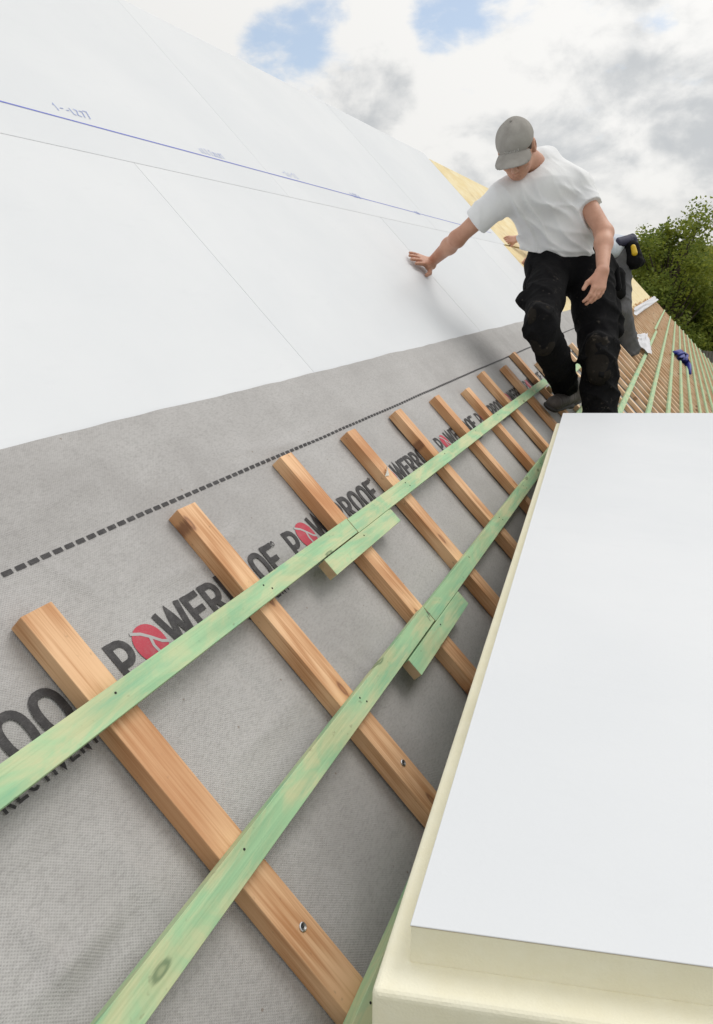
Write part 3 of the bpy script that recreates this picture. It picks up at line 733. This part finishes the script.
def dbox(name, x0, x1, y0, y1):
    bm = bmesh.new(); zt = H+ZS-up_t-.059
    ps = []
    for x, y in ((x0,y0),(x1,y0),(x1,y1),(x0,y1)):
        zr = min(zt-.01, H-D/S2-x+.04); ps.append((bm.verts.new((x-.45, y-1.8, zr-H+1.2)), bm.verts.new((x-.45, y-1.8, zt-H+1.2))))
    bm.faces.new([p[0] for p in ps][::-1]); bm.faces.new([p[1] for p in ps])
    for i in range(4): a, b = ps[i], ps[(i+1) % 4]; bm.faces.new((a[0], b[0], b[1], a[1]))
    return obj(name, bm, M['deckwood'], dorm)
dbox('cheek_wall', .0, .9, .62, .66); dbox('cheek_wall', .05, .9, 2.7, 2.74); dbox('front_wall', .9, .94, .62, 2.74)

# ------------------------------------------------------------------ people
nv3 = lambda v: Vector(v).normalized()
def hand(S, wrist, d, s, nb, curl=12, spread=1.0, sc_=1.0, thumb_out=.8):
    """palm, four unequal bent fingers and a thumb, grown from the wrist"""
    d, s, nb = nv3(d), nv3(s), nv3(nb); w_ = Vector(wrist)
    tips = []
    for sx in (.029, .011, -.008, -.025):
        S.cap(w_+s*sx*.55*sc_, w_+(d*.088+s*sx)*sc_, .016*sc_, .0125*sc_, .014, (nb, .85))
    S.cap(w_+s*.02*sc_+d*.01, w_+(d*.055+s*.037-nb*.004)*sc_, .016*sc_, .013*sc_, .014)
    for i, (sx, L, r) in enumerate(((.031, .074, .0092), (.0105, .083, .0095), (-.0100, .077, .0090), (-.0300, .060, .0080))):
        p = w_+(d*(.088-.004*abs(i-1))+s*sx)*sc_; a = R_(curl*.6); sp = sx*2.4*spread
        for frac, rr in ((.46, 1), (.30, .92), (.24, .82)):
            dr = (d*math.cos(a)-nb*math.sin(a)+s*sp).normalized(); q = p+dr*L*frac*sc_
            S.cap(p, q, r*rr*sc_, r*(rr-.06)*sc_, .004); p = q; a += R_(curl)
    p = w_+(d*.028+s*.032-nb*.006)*sc_
    for dr, L, r in ((s*thumb_out+d*.75-nb*.25, .044, .0125), (s*thumb_out*.45+d*.95-nb*.2, .034, .0105)):
        q = p+dr.normalized()*L*sc_; S.cap(p, q, r*sc_, r*.85*sc_, .006); p = q

def creases(dirs, amp):
    """sharp thin cloth creases running across the given directions"""
    prm = [(np.array(d, float)/np.linalg.norm(d), f, a, ph) for d, f, a, ph in dirs]
    def fn(x, y, z):
        o = 0; wx = .010*np.sin(x*21+z*13)+.008*np.sin(z*31-x*17+y*9+1.3)
        for d, f, a, ph in prm:
            t = (x*d[0]+y*d[1]+z*d[2]+wx)*f*3.1416+ph; e = np.clip(.5+.8*np.sin(t*.23+x*11-z*9+ph*2), 0, 1)
            o = o - a*e*(1/(1+(np.sin(t)/.42)**2)-.3)
        return o*amp
    return fn
def folds(dirs, amp):
    """cloth folds: warped ridges across given directions"""
    prm = [(np.array(d, float)/np.linalg.norm(d), f, a, ph) for d, f, a, ph in dirs]
    def fn(x, y, z):
        o = 0; wx = .012*np.sin(x*23+y*11)+.014*np.sin(z*17+y*19+1.3)
        for d, f, a, ph in prm:
            t = (x*d[0]+y*d[1]+z*d[2]+wx)*f*6.2832+ph; e = .5+.5*np.sin(t*.31+x*9+z*7+ph)
            o = o + a*e*(np.abs(np.sin(t*.5))**1.6-.5)
        return o*amp
    return fn

# ---- worker in front
per = empty('person', loc=W(3.9, -.25, .03)); tag(per, 'worker in grey cap and white shirt leaning one hand on the white boards', 'person')
POFF = per.location.copy()
bodyd = -gF*.92-Rt*.12                       # where the chest faces
sh_r, sh_l = at(501, 199, 3.20), at(577, 188, 3.27)
el_r, wr_r = at(458, 238, 3.345), W(*roof_at(430.5, 263, .030), .030)
el_l, wr_l = at(604, 232, 3.18), at(602.5, 271, 3.05)
nk = at(540, 172, 3.25)
hp_r, kn_r, an_r = at(549, 272, 3.37), at(541, 326, 3.06), at(565, 384, 3.45)
hp_l, kn_l, an_l = at(590, 274, 3.40), at(599, 352, 3.27), at(601, 440, 3.30)
# head frame
hf_ = (-gF*.95-Rt*.30).normalized(); dn = R_(42)
hf = (hf_*math.cos(dn)-ZZ*math.sin(dn)).normalized(); hu = (hf_*math.sin(dn)+ZZ*math.cos(dn)).normalized()
rollm = Matrix.Rotation(R_(10), 3, hf); hu = rollm @ hu; hr = hf.cross(hu)
hc = at(516.0, 147.5, 3.09)
def hp(r, f, u): return hc+hr*r+hf*f+hu*u
AX = (hr, hf, hu)
def head(S, hp, AX, ears=True):
    S.ell(hp(0,-.008,.022), AX, (.072,.092,.085), .02)
    S.ell(hp(0,.022,-.045), AX, (.060,.066,.075), .03)
    S.ell(hp(0,.048,-.078), AX, (.042,.038,.030), .025)
    S.ell(hp(0,.070,-.091), AX, (.026,.017,.015), .02)
    S.ell(hp(0,.078,.018), AX, (.056,.018,.014), .02)
    for sx in (-1, 1):
        S.ell(hp(sx*.036,.066,-.035), AX, (.024,.022,.022), .02)
        S.ell(hp(sx*.032,.092,.0), AX, (.016,.012,.010), .006, op='cut')
        S.ell(hp(sx*.075,-.012,-.012), AX, (.011,.022,.034), .006)
        S.ell(hp(sx*.083,-.010,-.010), AX, (.006,.011,.018), .004, op='cut')
    S.cap(hp(0,.092,.004), hp(0,.113,-.036), .009, .0135, .012); S.ell(hp(0.010,.102,-.042), AX, (.008,.01,.007), .006); S.ell(hp(-.010,.102,-.042), AX, (.008,.01,.007), .006)
    S.ell(hp(0,.090,-.070), AX, (.022,.010,.007), .006); S.ell(hp(0,.087,-.082), AX, (.019,.010,.007), .006)
    S.cap(hp(-.02,.101,-.0765), hp(.02,.101,-.0765), .0018, .0018, 0, op='cut')
allp = [hc, sh_r, sh_l, el_r, wr_r, el_l, wr_l, W(*roof_at(400, 252), 0), at(589, 312, 2.95), at(563, 262, 3.4), at(515, 117, 3.1)]
lo, hi = bounds(allp, .09)
S = SDF(lo, hi, .0032)
head(S, hp, AX)
S.cap(hp(0,-.03,-.05), nk, .055, .062, .03)
S.cap(nk, at(546, 200, 3.28), .05, .06, .02); S.cap(at(546, 205, 3.28), at(563, 250, 3.39), .10, .125, .04, (bodyd, .7)); S.cap(at(545, 200, 3.28), sh_r, .045, .045, .02); S.cap(at(548, 198, 3.28), sh_l, .045, .045, .02)
S.cap(sh_r, el_r, .046, .035, .02); S.cap(sh_l, el_l, .047, .038, .02)
def mid(a, b, t): return a*(1-t)+b*t
for e_, w2 in ((el_r, wr_r), (el_l, wr_l)):
    S.cap(mid(e_, w2, .08), mid(e_, w2, .3), .033, .035, .045); S.cap(mid(e_, w2, .3), w2, .037, .025, .03)
    ww = mid(e_, w2, .93)
# resting hand lies on the roof board, fingers towards the eye and up
tip = W(*roof_at(402.5, 253.5, .012), .012); fd = (tip-wr_r); fd = fd-Nn*fd.dot(Nn)*.1
hand(S, wr_r, fd, Nn.cross(fd.normalized()), (Nn-fd.normalized()*.0), 3, 1.2, 1.10, .9)
# hanging hand in front of the thigh
dd = at(595, 305, 3.015)-wr_l
hand(S, wr_l, dd, -Rt*.85-gF*.35, -gF*.8+Rt*.45+ZZ*.1, 20, .7, .98, .55)
body = S.mesh('body', M['skin'], per, POFF)
# eyes, hair
for sx in (-1, 1):
    bm = bmesh.new(); bmesh.ops.create_icosphere(bm, subdivisions=2, radius=.0095); obj('eye', bm, M['eye'], per, Matrix.Translation(hp(sx*.032,.083,.0)-POFF), True)
S = SDF(*bounds([hc], .16), .004)
S.ell(hp(0,-.012,.018), AX, (.0755,.095,.088), .0); S.half(hp(0,.045,0), hf); S.half(hp(0,-.03,-.055), -hu+hf*.15)
S.ell(hp(.082,-.008,-.012), AX, (.02,.026,.036), 0, op='cut'); S.ell(hp(-.082,-.008,-.012), AX, (.02,.026,.036), 0, op='cut')
S.mesh('hair', M['hair'], per, POFF)
# cap
cap = empty('cap'); cap.parent = per; cap.location = hc-POFF
CO = hc
S = SDF(*bounds([hc+hf*.04], .21), .0036)
S.ell(hp(0,-.004,.034), AX, (.083,.102,.086), 0)
S.half(hp(0,.05,.024), -hu-hf*.10)
S.ell(hp(0,-.006,.012), AX, (.073,.094,.083), 0, op='cut')
S.wobble(lambda x, y, z: .0012*np.sin(x*60+z*40)*np.sin(y*55))
S.mesh('crown', M['cap'], cap, CO)
S = SDF(*bounds([hc+hf*.09], .16), .0030)
def brimwarp(L): return [L[0], L[1], L[2]+L[0]**2*5.0+np.maximum(L[1]-.0, 0)*.12]
S.ell(hp(0,.098,.036), AX, (.080,.088,.0062), 0, warp=brimwarp)
S.ell(hp(0,-.006,.016), AX, (.078,.099,.090), 0, op='cut')
S.mesh('brim', M['cap'], cap, CO)
bm = bmesh.new(); bmesh.ops.create_icosphere(bm, subdivisions=2, radius=.006); obj('button', bm, M['cap'], cap, Matrix.Translation(hp(0,-.004,.121)-CO), True)
# pale embroidery on the crown front (worn to unreadable strokes)
bm = bmesh.new()
def crown_pt(a, b):   # a sideways angle, b height angle on the crown
    return hp(0,-.004,.034)+hr*(.0832*math.sin(a)*math.cos(b))+hf*(.1052*math.cos(a)*math.cos(b))+hu*(.0870*math.sin(b))
x = -.38; k = 0
while x < .36:
    hgt = .09 if k % 3 else .12
    for st in ([((0,0),(0,1)), ((0,.5),(.5,.5)), ((.5,0),(.5,1))], [((0,0),(.3,1)), ((.3,1),(.6,0))], [((0,1),(0,0)), ((0,0),(.5,0)), ((0,1),(.5,1))])[k % 3]:
        tube_bm([crown_pt(x+.06*(st[0][0]*(1-t)+st[1][0]*t), .06+hgt*(st[0][1]*(1-t)+st[1][1]*t))-CO for t in (0, .5, 1)], .0011, 5, bm)
    x += .065; k += 1
obj('embroidery', bm, M['capthread'], cap)
# shirt
hemc = at(562, 254, 3.40)
slv_r, slv_l = mid(sh_r, el_r, .58), mid(sh_l, el_l, .46)
lo, hi = bounds([sh_r, sh_l, slv_r, slv_l, hemc, nk, at(505, 225, 3.3)], .22)
S = SDF(lo, hi, .0045)
S.cap(at(562, 262, 3.41), at(558, 232, 3.35), .160, .162, .05, (bodyd, .68))
S.cap(at(558, 232, 3.35), at(546, 200, 3.27), .164, .158, .06, (bodyd, .66))
S.cap(at(511, 196, 3.21), at(567, 187, 3.26), .076, .076, .05)
S.cap(at(537, 169, 3.255), at(540, 190, 3.25), .070, .12, .05)
S.cap(at(537, 176, 3.25), at(505, 194, 3.22), .062, .062, .04); S.cap(at(543, 169, 3.27), at(574, 184, 3.27), .070, .064, .04); S.cap(at(528, 170, 3.25), at(545, 163, 3.30), .074, .074, .03); S.cap(at(538, 168, 3.27), at(556, 178, 3.30), .07, .08, .03)
S.cap(at(534, 216, 3.29), at(520, 203, 3.24), .075, .07, .05); S.cap(at(584, 215, 3.32), at(578, 192, 3.27), .07, .07, .05)
xr = mid(sh_r, el_r, .7); xl = mid(sh_l, el_l, .6)
zs = sh_l.z
_f1 = creases([((Rt*.66+ZZ*.75), 13, 1.0, .3), ((Rt*.5+ZZ*.86), 10, 1.0, 2.1), ((Rt*.80+ZZ*.6), 16, .7, 4.0), ((ZZ*.97+Rt*.2), 12, .5, 1.0)], .021)
S.wobble(lambda x, y, z: _f1(x, y, z)*np.clip((zs+.03-z)/.13, .15, 1))
Sl = SDF(lo, hi, .0045); Sl.cap(sh_r, xr, .068, .066, .0, (bodyd, .92)); Sl.wobble(creases([(Rt*.9+ZZ*.3, 15, 1, .4), (Rt*.5+ZZ*.8, 12, .8, 2)], .006)); Sl.half(slv_r, el_r-sh_r, bounds([xr], .16))
Sm = SDF(lo, hi, .0045); Sm.cap(sh_l, xl, .064, .061, 0); Sm.wobble(creases([(Rt*.3+ZZ*.9, 15, 1, .4), (Rt*.8+ZZ*.6, 12, .8, 2)], .006)); Sm.half(slv_l, (el_l-sh_l)+Rt*.02, bounds([xl], .16))
al = (slice(None),)*3; S.add(al, Sl.d, .03); S.add(al, Sm.d, .018)
S.half(hemc, -ZZ*.93-Rt*.10+gF*.15)
S.cap(at(563, 254, 3.40), at(564, 275, 3.42), .150, .150, 0, (bodyd, .64), 'cut')
S.cap(at(535, 170, 3.23), hp(0,-.01,-.06), .054, .060, 0, op='cut')
S.mesh('shirt', M['shirt'], per, POFF)
# trousers
ft_r = W(*roof_at(566, 404, .06), .06)
lo, hi = bounds([hp_r, kn_r, an_r, hp_l, kn_l, an_l, hemc], .19)
S = SDF(lo, hi, .005)
S.cap(at(562, 246, 3.40), at(563, 262, 3.41), .150, .160, .03, (bodyd, .68))
S.cap(at(546, 268, 3.39), at(592, 268, 3.42), .100, .100, .05)
S.cap(hp_r, mid(hp_r, kn_r, .55), .096, .084, .03); S.cap(mid(hp_r, kn_r, .55), kn_r, .082, .074, .03)
S.cap(kn_r, mid(kn_r, an_r, .5), .074, .071, .02); S.cap(mid(kn_r, an_r, .5), an_r, .071, .066, .02)
S.cap(hp_l, mid(hp_l, kn_l, .5), .110, .098, .03); S.cap(mid(hp_l, kn_l, .5), kn_l, .096, .084, .03)
S.cap(kn_l, mid(kn_l, an_l, .5), .083, .080, .02); S.cap(mid(kn_l, an_l, .5), an_l+(an_l-kn_l)*.08, .079, .078, .02)
# cargo flaps and knee pads raised in the cloth
S.cap(at(527, 300, 3.20), at(555, 300, 3.17), .045, .045, .02); S.cap(at(611, 308, 3.36), at(614, 330, 3.34), .045, .045, .02)
S.cap(at(541, 316, 3.02), at(542, 340, 3.07), .058, .055, .02); S.cap(at(598, 345, 3.21), at(600, 372, 3.22), .06, .056, .02)
S.wobble(creases([((ZZ*.75+Rt*.66), 11, .9, 2.2), ((ZZ*.7-Rt*.7), 13, .8, 3.4), ((ZZ*.5+gF*.85), 12, .6, 1.1), ((ZZ*.3-Rt*.95), 9, .6, .2)], .011))
S.half(an_r+(an_r-kn_r).normalized()*.035, an_r-kn_r, bounds([an_r], .13)); S.half(an_l+(an_l-kn_l).normalized()*.06, an_l-kn_l, bounds([an_l], .13))
S.half(at(562, 246, 3.40), ZZ)
tro = S.mesh('trousers', M['black_work'], per, POFF)
# knee patches laid on the knees
for (a, b, nm) in ((at(540, 316, 3.00), at(543, 344, 3.055), 0), (at(597, 346, 3.185), at(599, 374, 3.195), 1)):
    S = SDF(*bounds([a, b], .1), .0045); S.cap(a, b, .054, .052, 0, (bodyd, .62)); S.wobble(folds([(ZZ, 17, .8, 1.0), (Rt, 13, .6, 2)], .004)); S.mesh('knee_pad', M['knee'], per, POFF)
# hanging tool pockets
for (a, b) in ((at(531, 264, 3.36), at(528, 288, 3.32)), (at(614, 266, 3.46), at(616, 287, 3.47))):
    S = SDF(*bounds([a, b], .1), .005); S.cap(a, b, .030, .042, 0, (Rt, .55)); S.wobble(folds([(ZZ, 12, .6, 1.0), (gF, 14, .5, 2)], .012)); S.half(b-ZZ*.02, -ZZ); S.mesh('tool_pocket', M['black_work'], per, POFF)
# boots
def boot(an, heel, toe, parent, off, mat, nrm):
    fwd = (toe-heel).normalized(); sd_ = fwd.cross(nrm).normalized(); up_ = sd_.cross(fwd)
    b = empty('boot'); b.parent = parent; b.location = heel-off
    S = SDF(*bounds([an, heel, toe], .12), .0045)
    S.cap(heel+up_*.045, mid(heel, toe, .5)+up_*.05, .040, .042, .02); S.cap(mid(heel, toe, .45)+up_*.045, toe+up_*.034, .044, .036, .02, (up_, .85))
    S.cap(heel+up_*.06+fwd*.02, an, .042, .048, .03); S.half(heel+up_*.016, -up_)
    S.wobble(folds([(fwd, 26, .5, 0)], .006)); S.mesh('upper', mat, b, heel)
    S = SDF(*bounds([heel, toe], .12), .0045)
    S.cap(heel+up_*.012, mid(heel, toe, .6)+up_*.012, .043, .048, .02, (up_, .4)); S.cap(mid(heel, toe, .6)+up_*.012, toe+up_*.014, .048, .040, .02, (up_, .4)); S.half(heel, -up_)
    S.mesh('sole', M['rubber'], b, heel)
boot(an_r, W(*roof_at(578, 399, .055), .075), W(*roof_at(550, 409, .055), .05), per, POFF, M['leather'], (Nn+ZZ*.6))
hl = an_l-ZZ*.105+gF*.05
boot(an_l, hl, hl-gF*.2+Rt*.02, per, POFF, M['leather'], ZZ)

# ---- second worker, bent over the boards behind
pe2 = empty('person', loc=W(8.6, -.25, .05)); tag(pe2, 'second worker in grey trousers bending behind the first, mostly hidden', 'person')
P2 = pe2.location.copy()
hq = at(612, 268, 7.55); kq_l, aq_l = at(622, 312, 7.40), at(629, 347, 7.62)
kq_r, aq_r = at(596, 316, 7.25), at(598, 352, 7.45)
shq = at(556, 243, 7.0); s2a, s2b = at(553, 250, 6.85), at(558, 236, 7.15)
ha, hb = at(529, 259, 6.40), at(516, 239, 6.55)
e2a, e2b = at(552, 258, 6.62), at(541, 234, 6.85)
hd2 = at(541, 235, 6.86)
S = SDF(*bounds([hd2, s2a, s2b, ha, hb, at(518, 264, 6.2), at(498, 238, 6.45), hq], .1), .0048)
f2 = (-Rt*.8-ZZ*.5+gF*.1).normalized(); u2 = (-Rt*.5+ZZ*.8).normalized(); r2 = f2.cross(u2).normalized(); u2 = r2.cross(f2)
hp2 = lambda r, f, u: hd2+r2*r+f2*f+u2*u
head(S, hp2, (r2, f2, u2)); S.cap(hp2(0,-.03,-.05), shq, .055, .06, .03); S.cap(shq, hq, .11, .11, .03)
for s_, e_, h_4 in ((s2a, e2a, ha), (s2b, e2b, hb)):
    S.cap(shq, s_, .06, .055, .03); S.cap(s_, e_, .05, .042, .02); S.cap(e_, h_4, .043, .030, .02)
hand(S, ha, at(513, 267, 6.22)-ha, ZZ*-.6-Rt*.4, -gF*.6+ZZ*.6-Rt*.1, 22, 1.4, 1.0, .8)
hand(S, hb, at(498, 240, 6.45)-hb, -ZZ*.8-gF*.4, ZZ*.6-gF*.6, 14, .7, 1.0, .6)
S.mesh('body', M['skin'], pe2, P2)
S = SDF(*bounds([shq, hq, s2a, s2b, at(626,250,7.5)], .24), .008)
S.cap(shq, at(606, 252, 7.45), .16, .16, .05, (u2, .75)); S.cap(shq, mid(s2a, e2a, .5), .09, .075, .04); S.cap(shq, mid(s2b, e2b, .5), .09, .075, .04)
S.cap(at(606, 247, 7.45), at(616, 248, 7.55), .14, .14, .04)
S.wobble(folds([(Rt, 9, .8, .4), (ZZ, 11, .6, 1.4)], .014)); S.half(at(619, 252, 7.5), Rt*.8-ZZ*.5)
S.mesh('shirt', M['shirt_pale'], pe2, P2)
S = SDF(*bounds([hq, kq_l, aq_l, kq_r, aq_r], .22), .008)
S.cap(hq, at(618, 262, 7.55), .155, .16, .05); S.cap(at(619, 266, 7.55), kq_l, .125, .098, .04); S.cap(kq_l, aq_l-ZZ*.05, .097, .118, .02)
S.cap(at(608, 270, 7.5), kq_r, .12, .095, .04); S.cap(kq_r, aq_r, .095, .085, .02)
S.wobble(creases([((ZZ*.8+Rt*.6), 8, .9, .4), ((ZZ*.7-Rt*.7), 7, .8, 2.2)], .016)); S.half(aq_l-ZZ*.085, -ZZ+Rt*.15)
S.mesh('trousers', M['grey_work'], pe2, P2)
boot(aq_l, aq_l-ZZ*.10+Rt*.03, aq_l-ZZ*.10-Rt*.17, pe2, P2, M['leather'], ZZ); boot(aq_r, aq_r-ZZ*.10+Rt*.03, aq_r-ZZ*.10-Rt*.17, pe2, P2, M['leather'], ZZ)
# tool belt with pouches and a yellow tape
M['belt'] = plain('black_tool_belt', (.008,.008,.009), .85, .3, 30, .4, Specular_IOR_Level=.1)
M['tape'] = plain('yellow_tape', (.70,.46,.02), .4, .1)
M['navy'] = plain('navy_webbing', (.02,.02,.05), .7, .3)
belt = empty('tool_belt'); belt.parent = pe2; belt.location = hq-P2
def blob(name, mat, parts, vox=.006, amp=.01):
    S = SDF(*bounds([p for q in parts for p in q[:2]], .15), vox)
    for a, b, r1, r2 in parts: S.cap(a, b, r1, r2, .02)
    if amp: S.wobble(folds([(ZZ, 14, .6, 1.0), (Rt, 14, .5, 2)], amp))
    return S.mesh(name, mat, belt, hq)
blob('strap', M['navy'], [(at(617, 243, 7.35), at(631, 240, 7.5), .05, .06), (at(631, 240, 7.5), at(636, 252, 7.5), .06, .05)])
blob('pouch', M['belt'], [(at(632, 248, 7.42), at(634, 261, 7.42), .075, .09), (at(636, 256, 7.45), at(640, 262, 7.45), .06, .05)])
blob('pouch', M['belt'], [(at(618, 275, 7.32), at(619, 293, 7.32), .075, .07)])
S = SDF(*bounds([at(634, 250, 7.32)], .12), .005); S.cap(at(633.3, 247, 7.33), at(634.6, 253, 7.33), .026, .03, .0); S.mesh('tape_measure', M['tape'], belt, hq)

# ------------------------------------------------------------------ trees and fence beyond the gable
def leafmat(name, a, b):
    m = N(name); oi = m.n('NewGeometry'); c = m.co(); rn = oi.outputs['Random Per Island']; n = m.noise(c, .9, 3)
    col = m.mix(rn, a, b); col = m.mix(m.ramp(n, .4, .7), col, (b[0]*1.25, b[1]*1.12, b[2]*.8))
    m.set(Base_Color=col, Roughness=.6, Specular_IOR_Level=.25, Transmission_Weight=0)
    tr = m.n('BsdfTranslucent', {0: col}); mx = m.n('MixShader', {0: .45, 1: m.b.outputs[0], 2: tr.outputs[0]}); m.t.links.new(mx.outputs[0], m.out.inputs[0]); return m.m
M['leaf1'] = leafmat('dark_leaves', (.11,.165,.032), (.28,.34,.07)); M['leaf2'] = leafmat('olive_leaves', (.13,.18,.034), (.33,.37,.085))
M['bark'] = plain('bark', (.09,.07,.05), .9, .4, 14, .8, .03)
def tree(base, height, rad, label, leafm, nclump=46, per=260, seed=0, low=.28, leaf=.17):
    r = random.Random(seed); t = empty('tree', loc=base); tag(t, label, 'tree', 'trees beyond the gable')
    bm = bmesh.new(); ch = height*low
    tube_bm([(0,0,0), (.1,.05,ch*.6), (.0,.15,ch*1.2), (.1,.1,height*.8)], [rad*.09, rad*.075, rad*.06, .04], 9, bm)
    V, Fc = [], []
    cz = height*(1+low)/2; rz = height*(1-low)/2
    for k in range(nclump):
        while True:
            p = Vector((r.uniform(-1,1), r.uniform(-1,1), r.uniform(-1,1)))
            if .25 < p.length < 1: break
        p = p*(.72+.36*r.random()) if p.length > .6 else p
        cpos = Vector((p.x*rad, p.y*rad, cz+p.z*rz)); cr = rad*r.uniform(.17, .34)
        s0 = Vector((.0,.12,max(ch*.9, cpos.z-rad*1.0)*r.uniform(.75,.95))); tube_bm([s0, s0.lerp(cpos, .5)+Vector((0,0,.15)), cpos], [rad*.03, rad*.018, .012], 5, bm)
        for j in range(per):
            d = Vector((r.gauss(0,1), r.gauss(0,1), r.gauss(0,.8))); d = d.normalized()*cr*(r.random()**.45)
            q = cpos+d; s = leaf*r.uniform(.55, 1.25)
            a = Vector((r.uniform(-1,1), r.uniform(-1,1), r.uniform(-.7,.5))).normalized(); b = a.orthogonal().normalized(); b = (b+a.cross(b)*r.uniform(-1.5,1.5)).normalized()
            i = len(V); V += [q-a*s*.6, q+b*s*.32, q+a*s*.6, q-b*s*.32]; Fc.append((i, i+1, i+2, i+3))
    obj('trunk', bm, M['bark'], t); pyobj('crown', V, Fc, leafm, t)
def gz(px, py, z): p = at(px, py, z); return Vector((p.x, p.y, 0)), p.z
for px, ty, z, rad, lab, lm, seed, nc in ((677, 211, 38, 3.3, 'dark leafy tree right of the second worker, tallest crown against the sky', 'leaf1', 3, 66), (745, 232, 41, 3.8, 'broad leafy tree at the right edge of the photo', 'leaf2', 5, 76),
                                       (660, 240, 45, 2.4, 'lower tree just right of the tool belt and above the gable edge', 'leaf2', 9, 60), (712, 292, 41, 2.8, 'low dark tree right above the grey fence', 'leaf1', 14, 64), (742, 246, 52, 4.2, 'darker tree standing behind the others at the right edge', 'leaf1', 21, 70), (694, 236, 50, 3.6, 'shaded tree filling the gap behind the dark leafy tree', 'leaf1', 27, 64)):
    b, top = gz(px, ty, z); tree(b, top, rad, lab, M[lm], nc, 330, seed, .2, .19)
# fence
M['fence'] = plain('weathered_fence', (.20,.185,.17), .9, .25, 18, .3)
fb, ft = gz(700, 351, 33); fe, _ = gz(790, 351, 31)
fn = empty('fence', loc=fb); tag(fn, 'weathered grey upright board fence below the trees at the right edge', 'fence')
dv = (fe-fb); Lf = dv.length; ang = math.atan2(dv.y, dv.x); bm = bmesh.new(); x = 0
while x < Lf: box_bm(x, x+.11, -.012, .012, .05, ft+random.uniform(-.03,.03), .002, bm); x += .135
fm = Matrix.Rotation(ang, 4, 'Z')
obj('board_panel', bm, M['fence'], fn, fm)
for z in (.4, ft-.35): obj('rail', box_bm(0, Lf, .014, .07, z, z+.09, .003), M['fence'], fn, fm)
for k in range(3): obj('post', box_bm(k*Lf/2-.05, k*Lf/2+.05, .075, .17, 0, ft+.05, .004), M['fence'], fn, fm)
